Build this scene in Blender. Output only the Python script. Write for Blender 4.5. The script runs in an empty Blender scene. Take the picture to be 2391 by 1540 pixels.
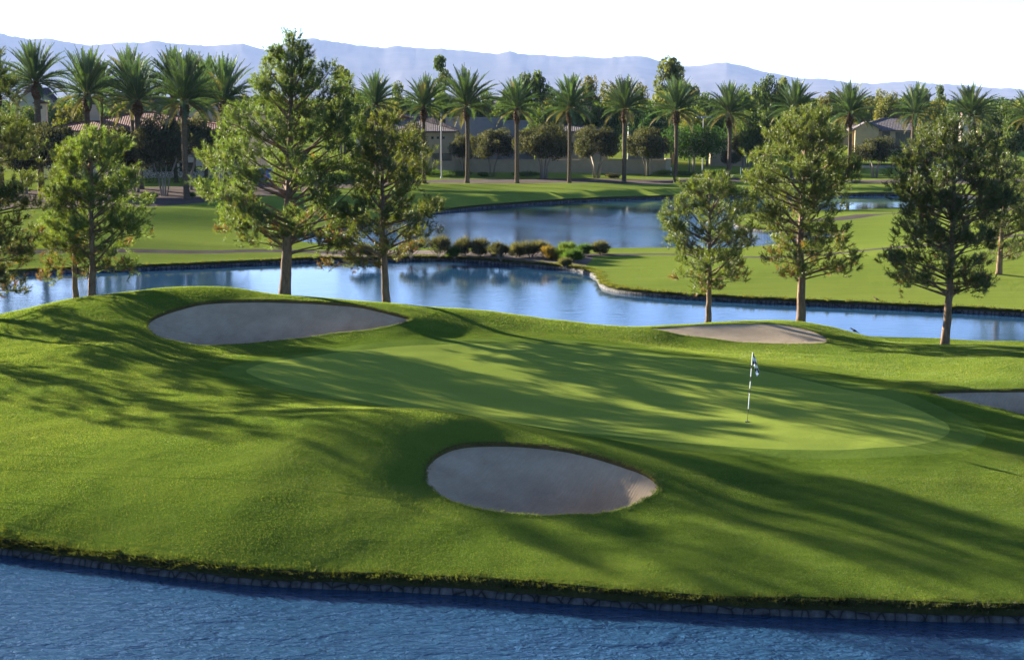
import bpy, bmesh, math, random
import numpy as np
from mathutils import Vector, Matrix
from mathutils.geometry import delaunay_2d_cdt

sc = bpy.context.scene
COL = sc.collection
R = math.radians
random.seed(7)
RNG = np.random.default_rng(7)

# ------------------------------------------------------------------ camera
H = 11.5                      # metres above the pond
FPX = 3456.0                  # focal length in units of the 2391 px wide survey of the view
PITCH = math.atan(536.5 / FPX)
CX, CY = 1195.5, 770.0
cam = bpy.data.cameras.new('camera')
cam.sensor_width = 36.0
cam.lens = FPX / 2391.0 * 36.0
cam.clip_start = 0.5
cam.clip_end = 40000
camo = bpy.data.objects.new('camera', cam)
COL.objects.link(camo)
camo.location = (0, 0, H)
camo.rotation_euler = (math.pi / 2 - PITCH, 0, 0)
sc.camera = camo
CP, SP = math.cos(PITCH), math.sin(PITCH)

def ray(x, y):
    u = (x - CX) / FPX; v = (CY - y) / FPX
    return (u, CP + v * SP, -SP + v * CP)

def P(x, y, z=0.0):           # survey reading -> world point at height z
    d = ray(x, y); t = (z - H) / d[2]
    return Vector((d[0] * t, d[1] * t, z))

def PD(x, y, Y):              # survey reading -> world point at distance Y
    d = ray(x, y); t = Y / d[1]
    return Vector((d[0] * t, Y, H + d[2] * t))

# ------------------------------------------------------------------ materials
MATS = {}
def newmat(name):
    m = bpy.data.materials.new(name); m.use_nodes = True
    nt = m.node_tree; nt.nodes.clear()
    MATS[name] = m
    return m, nt

def N(nt, typ, inp=None, **attrs):
    n = nt.nodes.new(typ)
    for k, v in attrs.items(): setattr(n, k, v)
    if inp:
        for k, v in inp.items():
            if hasattr(v, 'is_linked') and hasattr(v, 'node'):
                nt.links.new(v, n.inputs[k])
            else:
                n.inputs[k].default_value = v
    return n

def rgb(c): return (c[0], c[1], c[2], 1.0)

def ramp(nt, fac, stops):
    r = nt.nodes.new('ShaderNodeValToRGB')
    nt.links.new(fac, r.inputs[0])
    e = r.color_ramp.elements
    while len(e) < len(stops): e.new(0.5)
    for i, (p, c) in enumerate(stops):
        e[i].position = p; e[i].color = rgb(c) if len(c) == 3 else c
    return r.outputs[0]

def out(nt, sh):
    o = nt.nodes.new('ShaderNodeOutputMaterial'); nt.links.new(sh, o.inputs[0])

def simple(name, c1, c2=None, scale=3.0, rough=0.8, bump=0.0, bscale=None, metal=0.0, stretch=(1, 1, 1), spec=0.3):
    m, nt = newmat(name)
    tc = N(nt, 'ShaderNodeTexCoord')
    mp = N(nt, 'ShaderNodeMapping', {0: tc.outputs['Object'], 'Scale': stretch})
    nz = N(nt, 'ShaderNodeTexNoise', {'Vector': mp.outputs[0], 'Scale': scale, 'Detail': 6.0, 'Roughness': 0.65})
    col = ramp(nt, nz.outputs[0], [(0.3, c1), (0.7, c2 or c1)])
    b = N(nt, 'ShaderNodeBsdfPrincipled', {'Base Color': col, 'Roughness': rough, 'Metallic': metal, 'Specular IOR Level': spec})
    if bump:
        nb = N(nt, 'ShaderNodeTexNoise', {'Vector': mp.outputs[0], 'Scale': bscale or scale * 4, 'Detail': 5.0})
        bm = N(nt, 'ShaderNodeBump', {'Height': nb.outputs[0], 'Strength': bump, 'Distance': 0.05})
        nt.links.new(bm.outputs[0], b.inputs['Normal'])
    out(nt, b.outputs[0])
    return m

def leafmat(name, trans=0.45, rough=0.6, tcol=(1.35, 1.25, 0.55), gloss=0.04):
    """foliage: colour from the 'tint' colour of each leaf, some light passes through"""
    m, nt = newmat(name)
    a = N(nt, 'ShaderNodeAttribute', attribute_name='tint')
    oi = N(nt, 'ShaderNodeObjectInfo')
    hs = N(nt, 'ShaderNodeHueSaturation', {'Color': a.outputs[0], 'Saturation': 1.0})
    mr = N(nt, 'ShaderNodeMapRange', {0: oi.outputs['Random'], 3: 0.8, 4: 1.2})
    nt.links.new(mr.outputs[0], hs.inputs['Value'])
    d = N(nt, 'ShaderNodeBsdfDiffuse', {0: hs.outputs[0]})
    mul = N(nt, 'ShaderNodeMix', {0: 1.0, 6: hs.outputs[0], 7: rgb(tcol)}, data_type='RGBA', blend_type='MULTIPLY')
    t = N(nt, 'ShaderNodeBsdfTranslucent', {0: mul.outputs[2]})
    mx = N(nt, 'ShaderNodeMixShader', {0: trans, 1: d.outputs[0], 2: t.outputs[0]})
    g = N(nt, 'ShaderNodeBsdfGlossy', {0: rgb((1, 1, 1)), 1: rough})
    mx2 = N(nt, 'ShaderNodeMixShader', {0: gloss, 1: mx.outputs[0], 2: g.outputs[0]})
    out(nt, mx2.outputs[0])
    return m

def grassmat(name, c1, c2, c3, bump=0.6, bscale=22.0, streak=0.0, patch=0.25, trans=0.0):
    m, nt = newmat(name)
    tc = N(nt, 'ShaderNodeTexCoord')
    V = tc.outputs['Object']
    big = N(nt, 'ShaderNodeTexNoise', {'Vector': V, 'Scale': patch, 'Detail': 4.0, 'Roughness': 0.6})
    fine = N(nt, 'ShaderNodeTexNoise', {'Vector': V, 'Scale': 9.0, 'Detail': 8.0, 'Roughness': 0.75})
    mp = N(nt, 'ShaderNodeMapping', {0: V, 'Scale': (0.12, 1.6, 1.0), 'Rotation': (0, 0, R(4))})
    st = N(nt, 'ShaderNodeTexNoise', {'Vector': mp.outputs[0], 'Scale': 1.3, 'Detail': 3.0})
    f = N(nt, 'ShaderNodeMath', {0: big.outputs[0], 1: 0.5}, operation='MULTIPLY')
    f2 = N(nt, 'ShaderNodeMath', {0: fine.outputs[0], 1: 0.38, 2: f.outputs[0]}, operation='MULTIPLY_ADD')
    f3 = N(nt, 'ShaderNodeMath', {0: st.outputs[0], 1: 0.14 + streak, 2: f2.outputs[0]}, operation='MULTIPLY_ADD')
    col = ramp(nt, f3.outputs[0], [(0.36 + streak * 0.4, c1), (0.5 + streak * 0.5, c2), (0.66 + streak * 0.6, c3)])
    nb = N(nt, 'ShaderNodeTexNoise', {'Vector': V, 'Scale': bscale, 'Detail': 6.0, 'Roughness': 0.8})
    nb2 = N(nt, 'ShaderNodeTexNoise', {'Vector': V, 'Scale': bscale * 0.14, 'Detail': 4.0, 'Roughness': 0.7})
    h = N(nt, 'ShaderNodeMath', {0: nb2.outputs[0], 1: 2.2, 2: nb.outputs[0]}, operation='MULTIPLY_ADD')
    bm = N(nt, 'ShaderNodeBump', {'Height': h.outputs[0], 'Strength': bump, 'Distance': 0.05})
    d = N(nt, 'ShaderNodeBsdfDiffuse', {0: col, 1: 0.6, 'Normal': bm.outputs[0]})
    out(nt, d.outputs[0])
    return m

M_rough = grassmat('rough_grass', (0.055, 0.095, 0.013), (0.095, 0.145, 0.018), (0.14, 0.175, 0.026), bump=0.9, streak=0.1)
M_green = grassmat('green_turf', (0.18, 0.235, 0.038), (0.205, 0.255, 0.043), (0.23, 0.275, 0.05), bump=0.2, bscale=40, streak=0.12, patch=0.4)
M_collar = grassmat('collar_turf', (0.075, 0.12, 0.02), (0.11, 0.16, 0.026), (0.145, 0.19, 0.034), bump=0.35, bscale=30)
M_fair = grassmat('fairway_grass', (0.115, 0.16, 0.028), (0.155, 0.2, 0.034), (0.195, 0.225, 0.042), bump=0.5, bscale=9, patch=0.05, streak=0.3)
def sandmat():
    m, nt = newmat('bunker_sand')
    V_ = N(nt, 'ShaderNodeTexCoord').outputs['Object']
    nz = N(nt, 'ShaderNodeTexNoise', {'Vector': V_, 'Scale': 0.9, 'Detail': 8.0, 'Roughness': 0.7})
    col = ramp(nt, nz.outputs[0], [(0.3, (0.33, 0.25, 0.165)), (0.55, (0.43, 0.335, 0.225)), (0.75, (0.49, 0.39, 0.27))])
    mp = N(nt, 'ShaderNodeMapping', {0: V_, 'Rotation': (0, 0, R(35))})
    wv = N(nt, 'ShaderNodeTexWave', {'Vector': mp.outputs[0], 'Scale': 3.4, 'Distortion': 3.5, 'Detail': 2.0, 'Detail Scale': 0.6})
    gr = N(nt, 'ShaderNodeTexNoise', {'Vector': V_, 'Scale': 26.0, 'Detail': 6.0, 'Roughness': 0.8})
    ft = N(nt, 'ShaderNodeTexVoronoi', {'Vector': V_, 'Scale': 1.6}, feature='SMOOTH_F1')
    fs = ramp(nt, ft.outputs[0], [(0.10, (0, 0, 0)), (0.2, (1, 1, 1))])
    h = N(nt, 'ShaderNodeMath', {0: wv.outputs[0], 1: 0.5, 2: gr.outputs[0]}, operation='MULTIPLY_ADD')
    h2 = N(nt, 'ShaderNodeMath', {0: fs, 1: 0.9, 2: h.outputs[0]}, operation='MULTIPLY_ADD')
    bm = N(nt, 'ShaderNodeBump', {'Height': h2.outputs[0], 'Strength': 0.55, 'Distance': 0.05})
    d = N(nt, 'ShaderNodeBsdfDiffuse', {0: col, 1: 0.8, 'Normal': bm.outputs[0]}); out(nt, d.outputs[0]); return m
M_sand = sandmat()
M_soil = simple('turf_edge_soil', (0.03, 0.035, 0.012), (0.055, 0.05, 0.02), scale=6, rough=1, bump=0.8, bscale=20, spec=0.0)
M_lip = simple('bunker_lip', (0.06, 0.055, 0.02), (0.12, 0.085, 0.035), scale=4, rough=1, bump=0.6, bscale=20, spec=0.0)
M_gravel = simple('gravel', (0.12, 0.10, 0.088), (0.2, 0.165, 0.145), scale=1.5, rough=0.95, bump=0.5, bscale=14, spec=0.0)
M_path = simple('path_concrete', (0.045, 0.04, 0.038), (0.075, 0.065, 0.06), scale=0.8, rough=0.9, spec=0.0)
M_road = simple('drive_paving', (0.07, 0.058, 0.053), (0.105, 0.086, 0.078), scale=0.6, rough=0.9, spec=0.0)
M_bark = simple('pine_bark', (0.085, 0.055, 0.036), (0.21, 0.145, 0.095), scale=7, rough=0.95, bump=0.9, bscale=16, stretch=(1, 1, 0.35), spec=0.05)
M_pbark = simple('palm_bark', (0.055, 0.038, 0.025), (0.125, 0.09, 0.06), scale=5, rough=0.95, bump=0.9, bscale=9, stretch=(0.6, 0.6, 2.2), spec=0.05)
M_boot = simple('palm_boot', (0.04, 0.022, 0.012), (0.10, 0.055, 0.028), scale=8, rough=0.95, bump=1.0, bscale=12, spec=0.05)
M_obark = simple('grey_bark', (0.13, 0.11, 0.085), (0.28, 0.24, 0.19), scale=6, rough=0.95, bump=0.6, stretch=(1, 1, 0.4), spec=0.05)
M_need = leafmat('pine_needles', 0.5, 0.5, tcol=(1.3, 1.3, 0.5))
M_frond = leafmat('palm_fronds', 0.3, 0.45, gloss=0.045)
M_blade = leafmat('grass_blades', 0.5, 0.5, gloss=0.02)
M_leaf = leafmat('leaves', 0.42, 0.6, gloss=0.012)
M_white = simple('white_paint', (0.76, 0.76, 0.76), (0.82, 0.82, 0.81), rough=0.4)
M_black = simple('black_paint', (0.012, 0.012, 0.013), (0.02, 0.02, 0.02), rough=0.4)
M_metal = simple('grey_metal', (0.22, 0.22, 0.23), (0.3, 0.3, 0.31), rough=0.5, metal=0.3)
M_glass = simple('dark_glass', (0.012, 0.014, 0.016), (0.02, 0.022, 0.026), rough=0.15, spec=0.5)
M_stucco_tan = simple('tan_stucco', (0.31, 0.235, 0.145), (0.37, 0.285, 0.18), scale=1.2, rough=0.95, bump=0.3, bscale=20, spec=0.1)
M_stucco_wh = simple('cream_stucco', (0.38, 0.32, 0.25), (0.45, 0.385, 0.31), scale=1.2, rough=0.95, bump=0.3, bscale=20, spec=0.1)
M_stucco_bl = simple('grey_stucco', (0.2, 0.195, 0.19), (0.25, 0.24, 0.23), scale=1.0, rough=0.95, bump=0.3, bscale=20, spec=0.1)
M_fascia = simple('dark_fascia', (0.06, 0.045, 0.04), (0.10, 0.075, 0.06), rough=0.8)
M_blue = simple('blue_box_paint', (0.06, 0.12, 0.35), (0.08, 0.15, 0.4), rough=0.5)
M_rock = None

def tilemat(name, c1, c2, c3):
    m, nt = newmat(name)
    tc = N(nt, 'ShaderNodeTexCoord')
    uv = tc.outputs['UV']
    sep = N(nt, 'ShaderNodeSeparateXYZ', {0: uv})
    # courses (v) and barrels (u), 0.42 m and 0.30 m
    br = N(nt, 'ShaderNodeTexBrick', {'Vector': uv, 'Color1': rgb(c1), 'Color2': rgb(c2), 'Mortar': rgb([k * 0.35 for k in c1]),
                                      'Scale': 1.0, 'Mortar Size': 0.045, 'Brick Width': 0.30, 'Row Height': 0.42}, offset=0.0)
    nz = N(nt, 'ShaderNodeTexNoise', {'Vector': uv, 'Scale': 2.2, 'Detail': 5.0})
    mx = N(nt, 'ShaderNodeMix', {6: br.outputs[0], 7: rgb(c3)}, data_type='RGBA')
    f = ramp(nt, nz.outputs[0], [(0.45, (0, 0, 0)), (0.7, (0.7, 0.7, 0.7))])
    nt.links.new(f, mx.inputs[0])
    w = N(nt, 'ShaderNodeMath', {0: sep.outputs[0], 1: 2 * math.pi / 0.30}, operation='MULTIPLY')
    s = N(nt, 'ShaderNodeMath', {0: w.outputs[0]}, operation='SINE')
    fr = N(nt, 'ShaderNodeMath', {0: sep.outputs[1], 1: 0.42}, operation='DIVIDE')
    fr2 = N(nt, 'ShaderNodeMath', {0: fr.outputs[0]}, operation='FRACT')
    h = N(nt, 'ShaderNodeMath', {0: fr2.outputs[0], 1: -0.8, 2: s.outputs[0]}, operation='MULTIPLY_ADD')
    bm = N(nt, 'ShaderNodeBump', {'Height': h.outputs[0], 'Strength': 0.8, 'Distance': 0.06})
    b = N(nt, 'ShaderNodeBsdfPrincipled', {'Base Color': mx.outputs[2], 'Roughness': 0.85, 'Specular IOR Level': 0.06, 'Normal': bm.outputs[0]})
    out(nt, b.outputs[0])
    return m
M_tile_red = tilemat('red_clay_tile', (0.15, 0.055, 0.038), (0.21, 0.085, 0.058), (0.26, 0.14, 0.10))
M_tile_grey = tilemat('brown_grey_tile', (0.15, 0.12, 0.11), (0.21, 0.165, 0.15), (0.27, 0.2, 0.165))
M_tile_slate = tilemat('slate_tile', (0.13, 0.115, 0.12), (0.17, 0.15, 0.15), (0.2, 0.17, 0.16))

def rockmat():
    m, nt = newmat('shore_stone')
    tc = N(nt, 'ShaderNodeTexCoord')
    mp = N(nt, 'ShaderNodeMapping', {0: tc.outputs['Object'], 'Scale': (3.6, 3.6, 1.0)})
    vo = N(nt, 'ShaderNodeTexVoronoi', {'Vector': mp.outputs[0], 'Scale': 1.0, 'Randomness': 0.9}, feature='DISTANCE_TO_EDGE')
    k = ramp(nt, vo.outputs[0], [(0.0, (0.08, 0.08, 0.075)), (0.06, (0.55, 0.55, 0.55)), (0.3, (1, 1, 1))])
    nz = N(nt, 'ShaderNodeTexNoise', {'Vector': tc.outputs['Object'], 'Scale': 5.0, 'Detail': 7.0, 'Roughness': 0.7})
    base = ramp(nt, nz.outputs[0], [(0.3, (0.04, 0.039, 0.038)), (0.7, (0.14, 0.136, 0.13))])
    mx = N(nt, 'ShaderNodeMix', {0: 1.0, 6: base, 7: k}, data_type='RGBA', blend_type='MULTIPLY')
    bm = N(nt, 'ShaderNodeBump', {'Height': nz.outputs[0], 'Strength': 0.6, 'Distance': 0.05})
    b = N(nt, 'ShaderNodeBsdfPrincipled', {'Base Color': mx.outputs[2], 'Roughness': 0.9, 'Specular IOR Level': 0.2, 'Normal': bm.outputs[0]})
    out(nt, b.outputs[0])
    return m
M_rock = rockmat()

def watermat():
    m, nt = newmat('pond_water')
    tc = N(nt, 'ShaderNodeTexCoord')
    V = tc.outputs['Object']
    mp = N(nt, 'ShaderNodeMapping', {0: V, 'Scale': (0.75, 1.5, 1.0), 'Rotation': (0, 0, R(-14))})
    w1 = N(nt, 'ShaderNodeTexNoise', {'Vector': mp.outputs[0], 'Scale': 0.8, 'Detail': 4.0, 'Roughness': 0.5, 'Distortion': 0.5})
    mp2 = N(nt, 'ShaderNodeMapping', {0: V, 'Scale': (0.8, 1.35, 1.0), 'Rotation': (0, 0, R(28))})
    w2 = N(nt, 'ShaderNodeTexNoise', {'Vector': mp2.outputs[0], 'Scale': 4.2, 'Detail': 3.0, 'Roughness': 0.6, 'Distortion': 0.8})
    # wind: patches of rougher and calmer water
    gust = N(nt, 'ShaderNodeTexNoise', {'Vector': V, 'Scale': 0.045, 'Detail': 2.0})
    gm = N(nt, 'ShaderNodeMapRange', {0: gust.outputs[0], 1: 0.35, 2: 0.65, 3: 0.45, 4: 1.25})
    h = N(nt, 'ShaderNodeMath', {0: w2.outputs[0], 1: 0.42, 2: w1.outputs[0]}, operation='MULTIPLY_ADD')
    # the near pond is open to the wind, the far ponds lie sheltered behind the island
    sep = N(nt, 'ShaderNodeSeparateXYZ', {0: V})
    yn = N(nt, 'ShaderNodeMath', {0: sep.outputs[1], 1: 200.0}, operation='DIVIDE')
    near = N(nt, 'ShaderNodeMath', {0: ramp(nt, yn.outputs[0], [(y / 200., (v_, v_, v_)) for y, v_ in ((45, .9), (60, .3), (72, .07), (100, .03), (112, .2), (140, .24), (158, .04), (190, .02))]), 1: 1.0}, operation='MULTIPLY')
    st = N(nt, 'ShaderNodeMath', {0: gm.outputs[0], 1: near.outputs[0]}, operation='MULTIPLY')
    bm = N(nt, 'ShaderNodeBump', {'Height': h.outputs[0], 'Distance': 0.22})
    nt.links.new(st.outputs[0], bm.inputs['Strength'])
    b = N(nt, 'ShaderNodeBsdfPrincipled', {'Base Color': rgb((0.013, 0.043, 0.088)), 'Roughness': 0.05, 'IOR': 1.45, 'Normal': bm.outputs[0]})
    out(nt, b.outputs[0])
    return m
WAVE_NEAR, WAVE_FAR = 0.8, 0.055
M_water = watermat()

# ------------------------------------------------------------------ mesh helpers
def mk(name, verts, faces, mats, parent=None, matidx=None, tint=None, smooth=False, uv=None, normals=None):
    me = bpy.data.meshes.new(name)
    verts = np.asarray(verts, dtype=np.float32)
    if isinstance(faces, np.ndarray):
        k = faces.shape[1]; nf = len(faces)
        me.vertices.add(len(verts)); me.vertices.foreach_set('co', verts.ravel())
        me.loops.add(nf * k); me.loops.foreach_set('vertex_index', faces.astype(np.int32).ravel())
        me.polygons.add(nf)
        me.polygons.foreach_set('loop_start', np.arange(0, nf * k, k, dtype=np.int32))
        me.update(calc_edges=True)
    else:
        me.from_pydata([tuple(map(float, v)) for v in verts], [], faces)
    for m in (mats if isinstance(mats, (list, tuple)) else [mats]): me.materials.append(m)
    if matidx is not None: me.polygons.foreach_set('material_index', np.asarray(matidx, dtype=np.int32))
    if tint is not None:
        a = me.color_attributes.new('tint', 'FLOAT_COLOR', 'POINT')
        t = np.ones((len(verts), 4), dtype=np.float32); t[:, :3] = tint
        a.data.foreach_set('color', t.ravel())
    if uv is not None:
        u = me.uv_layers.new(name='UVMap'); u.data.foreach_set('uv', np.asarray(uv, dtype=np.float32).ravel())
    if smooth: me.polygons.foreach_set('use_smooth', np.ones(len(me.polygons), dtype=bool))
    me.validate(); me.update()
    if normals is not None and len(normals) == len(me.vertices):
        me.normals_split_custom_set_from_vertices([tuple(n) for n in normals])
    o = bpy.data.objects.new(name, me); COL.objects.link(o)
    if parent is not None: o.parent = parent
    return o

def tag(o, label=None, cat=None, group=None, kind=None):
    if label: o['label'] = label
    if cat: o['category'] = cat
    if group: o['group'] = group
    if kind: o['kind'] = kind
    return o

def empty(name, loc, label=None, cat=None, group=None, rz=0):
    o = bpy.data.objects.new(name, None); COL.objects.link(o)
    o.location = loc; o.rotation_euler = (0, 0, rz); o.empty_display_size = 0.3
    return tag(o, label, cat, group)

def child_copy(o, parent):
    c = o.copy(); COL.objects.link(c); c.parent = parent
    return c

class MB:
    """collects boxes, tubes and quads for one mesh"""
    def __init__(s): s.v = []; s.f = []; s.mi = []; s.uv = []
    def face(s, pts, mi=0, uv=None):
        n = len(s.v); s.v += [tuple(p) for p in pts]; s.f.append(tuple(range(n, n + len(pts)))); s.mi.append(mi)
        s.uv += uv if uv else [(0, 0)] * len(pts)
    def box(s, x0, x1, y0, y1, z0, z1, mi=0):
        c = [(x, y, z) for z in (z0, z1) for y in (y0, y1) for x in (x0, x1)]
        for q in ((0, 2, 3, 1), (4, 5, 7, 6), (0, 1, 5, 4), (2, 6, 7, 3), (0, 4, 6, 2), (1, 3, 7, 5)):
            s.face([c[i] for i in q], mi)
    def tube(s, pts, rad, n=8, mi=0, cap=True):
        pts = [Vector(p) for p in pts]; base = len(s.v)
        for i, p in enumerate(pts):
            d = (pts[min(i + 1, len(pts) - 1)] - pts[max(i - 1, 0)])
            d = d.normalized() if d.length > 1e-9 else Vector((0, 0, 1))
            a = d.orthogonal().normalized() if abs(d.z) < 0.9 else Vector((1, 0, 0)).cross(d).normalized()
            b = d.cross(a)
            r = rad[i] if hasattr(rad, '__len__') else rad
            for k in range(n):
                t = 2 * math.pi * k / n
                q = p + (a * math.cos(t) + b * math.sin(t)) * r
                s.v.append((q.x, q.y, q.z))
        for i in range(len(pts) - 1):
            for k in range(n):
                A = base + i * n + k; B = base + i * n + (k + 1) % n
                s.f.append((A, B, B + n, A + n)); s.mi.append(mi); s.uv += [(0, 0)] * 4
        if cap:
            s.f.append(tuple(base + k for k in reversed(range(n)))); s.mi.append(mi); s.uv += [(0, 0)] * n
            e = base + (len(pts) - 1) * n
            s.f.append(tuple(e + k for k in range(n))); s.mi.append(mi); s.uv += [(0, 0)] * n
    def build(s, name, mats, parent=None, smooth=False):
        return mk(name, s.v, s.f, mats, parent, matidx=s.mi, smooth=smooth, uv=s.uv)

def densify(pts, step):
    o = []
    n = len(pts)
    for i in range(n - 1):
        a = np.array(pts[i][:2], float); b = np.array(pts[i + 1][:2], float)
        k = max(1, int(np.linalg.norm(b - a) / step))
        for j in range(k): o.append(a + (b - a) * j / k)
    o.append(np.array(pts[-1][:2], float))
    return np.array(o)

def smooth_loop(pts, it=2, closed=True):
    p = np.array([q[:2] for q in pts], float)
    for _ in range(it):       # Chaikin
        if closed:
            q = np.roll(p, -1, 0)
            p = np.stack([0.75 * p + 0.25 * q, 0.25 * p + 0.75 * q], 1).reshape(-1, 2)
        else:
            a, b = p[:-1], p[1:]
            m = np.stack([0.75 * a + 0.25 * b, 0.25 * a + 0.75 * b], 1).reshape(-1, 2)
            p = np.vstack([p[:1], m[1:-1], p[-1:]])
    return p

def inside(poly, pts):
    poly = np.asarray(poly); pts = np.asarray(pts)
    x, y = pts[:, 0], pts[:, 1]; r = np.zeros(len(pts), bool)
    xj, yj = poly[-1]
    for xi, yi in poly:
        c = ((yi > y) != (yj > y)) & (x < (xj - xi) * (y - yi) / (yj - yi + 1e-12) + xi)
        r ^= c; xj, yj = xi, yi
    return r

def dist(poly, pts, closed=True):
    poly = np.asarray(poly); pts = np.asarray(pts)
    a = poly if closed else poly[:-1]; b = np.roll(poly, -1, 0) if closed else poly[1:]
    best = np.full(len(pts), 1e18)
    for p, q in zip(a, b):
        d = q - p; L = d @ d + 1e-12
        t = np.clip(((pts - p) @ d) / L, 0, 1)
        e = pts - p - t[:, None] * d
        best = np.minimum(best, (e * e).sum(1))
    return np.sqrt(best)

def tps(pts, lam=0.0):
    pts = np.asarray(pts, float); X = pts[:, :2]; z = pts[:, 2]; n = len(X)
    c = X.mean(0); s = 20.0; Xn = (X - c) / s
    def phi(r2): return 0.5 * r2 * np.log(r2 + 1e-12)
    r2 = ((Xn[:, None] - Xn[None]) ** 2).sum(2)
    A = np.zeros((n + 3, n + 3)); A[:n, :n] = phi(r2) + lam * np.eye(n)
    Q = np.hstack([np.ones((n, 1)), Xn]); A[:n, n:] = Q; A[n:, :n] = Q.T
    w = np.linalg.lstsq(A, np.concatenate([z, np.zeros(3)]), rcond=None)[0]
    def f(P_):
        P_ = np.atleast_2d(np.asarray(P_, float)); o = np.empty(len(P_))
        for i in range(0, len(P_), 4000):
            q = (P_[i:i + 4000, :2] - c) / s
            r = ((q[:, None] - Xn[None]) ** 2).sum(2)
            o[i:i + 4000] = phi(r) @ w[:n] + w[n] + q @ w[n + 1:]
        return o
    return f

def sstep(x, a, b):
    t = np.clip((x - a) / (b - a), 0, 1); return t * t * (3 - 2 * t)

def vnoise(x, y, seed=0):
    """smooth value noise"""
    def h(i, j):
        n = (i * 374761393 + j * 668265263 + seed * 974711) & 0xffffffff
        n = ((n ^ (n >> 13)) * 1274126177) & 0xffffffff
        return ((n ^ (n >> 16)) & 0xffff) / 65535.0
    xi = np.floor(x).astype(np.int64); yi = np.floor(y).astype(np.int64)
    u = x - xi; v = y - yi; u = u * u * (3 - 2 * u); v = v * v * (3 - 2 * v)
    return (h(xi, yi) * (1 - u) + h(xi + 1, yi) * u) * (1 - v) + (h(xi, yi + 1) * (1 - u) + h(xi + 1, yi + 1) * u) * v

def cdt(points, loops, lines=()):
    """constrained Delaunay triangulation -> (xy, tris)"""
    vs = [Vector((float(p[0]), float(p[1]))) for p in points]; es = []
    for L in loops:
        b = len(vs); n = len(L)
        vs += [Vector((float(p[0]), float(p[1]))) for p in L]
        es += [(b + i, b + (i + 1) % n) for i in range(n)]
    for L in lines:
        b = len(vs); n = len(L)
        vs += [Vector((float(p[0]), float(p[1]))) for p in L]
        es += [(b + i, b + i + 1) for i in range(n - 1)]
    v, e, f, _, _, _ = delaunay_2d_cdt(vs, es, [], 0, 1e-4, False)
    v = np.array([(q.x, q.y) for q in v]); f = np.array([t for t in f if len(t) == 3])
    a, b, c = v[f[:, 0]], v[f[:, 1]], v[f[:, 2]]
    ar = (b[:, 0] - a[:, 0]) * (c[:, 1] - a[:, 1]) - (b[:, 1] - a[:, 1]) * (c[:, 0] - a[:, 0])
    f[ar < 0] = f[ar < 0][:, ::-1]
    return v, f[np.abs(ar) > 1e-7]

def submesh(name, v, f, hfun, mat):
    ids, inv = np.unique(f.ravel(), return_inverse=True)
    p = v[ids]; z = hfun(p); e = 0.12
    gx = (hfun(p + [e, 0]) - hfun(p - [e, 0])) / (2 * e)
    gy = (hfun(p + [0, e]) - hfun(p - [0, e])) / (2 * e)
    n = np.stack([-gx, -gy, np.ones(len(p))], 1); n /= np.linalg.norm(n, axis=1)[:, None]
    return mk(name, np.column_stack([p, z]), inv.reshape(-1, 3), mat, smooth=True, normals=n)

# ------------------------------------------------------------------ the near island
def W2(pts): return np.array([P(*p)[:2] for p in pts])

shoreD = [(-900, 1190), (-400, 1238), (-150, 1270), (0, 1291), (100, 1304), (200, 1317), (400, 1344), (600, 1364), (800, 1372), (1000, 1380),
          (1200, 1396), (1400, 1411), (1600, 1423), (1800, 1433), (2000, 1440), (2200, 1447), (2391, 1450), (2700, 1450), (3000, 1435)]
front = W2([(x, y, 0) for x, y in shoreD])
back = np.array([(38, 58), (36, 64), (28, 66.5), (18, 69.5), (8, 72), (-2, 73.5), (-12, 76), (-22, 77), (-34, 77), (-48, 76), (-60, 68), (-58, 58)])
isl = np.vstack([front, back])
isl = smooth_loop(isl, 2)

# bunker outlines: (x, y, height of the rim there)
def rimz(pts, zn, zf, yn, yf):
    return [(x, y, zn + (zf - zn) * (yn - y) / (yn - yf)) for x, y in pts]
B_left = rimz([(340, 765), (345, 745), (375, 728), (420, 715), (480, 704), (560, 699), (650, 699), (740, 702), (830, 708), (880, 718), (930, 732),
               (960, 740), (962, 747), (930, 757), (870, 768), (800, 775), (720, 787), (640, 797), (560, 804), (480, 806), (420, 798), (370, 785)], 1.5, 2.75, 806, 699)
B_front = rimz([(990, 1100), (1000, 1075), (1030, 1050), (1080, 1033), (1150, 1027), (1220, 1030), (1300, 1040), (1380, 1058), (1450, 1078), (1500, 1095),
                (1532, 1115), (1540, 1135), (1525, 1155), (1480, 1180), (1420, 1192), (1350, 1199), (1250, 1202), (1150, 1195), (1080, 1178), (1020, 1150), (993, 1125)], 0.95, 1.8, 1202, 1027)
B_back = rimz([(1500, 766), (1560, 762), (1640, 757), (1720, 753), (1780, 752), (1840, 757), (1890, 767), (1925, 781), (1940, 793), (1925, 800), (1880, 803),
               (1800, 803), (1720, 798), (1640, 788), (1560, 776)], 1.15, 1.62, 803, 752)
B_right = rimz([(2150, 914), (2200, 909), (2280, 906), (2340, 907), (2460, 912), (2500, 945), (2470, 972), (2391, 966), (2330, 954), (2260, 940), (2200, 927)], 1.2, 1.6, 966, 906)
BUNK = [B_left, B_front, B_back, B_right]
rims = [np.array([P(*p) for p in b]) for b in BUNK]

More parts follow.
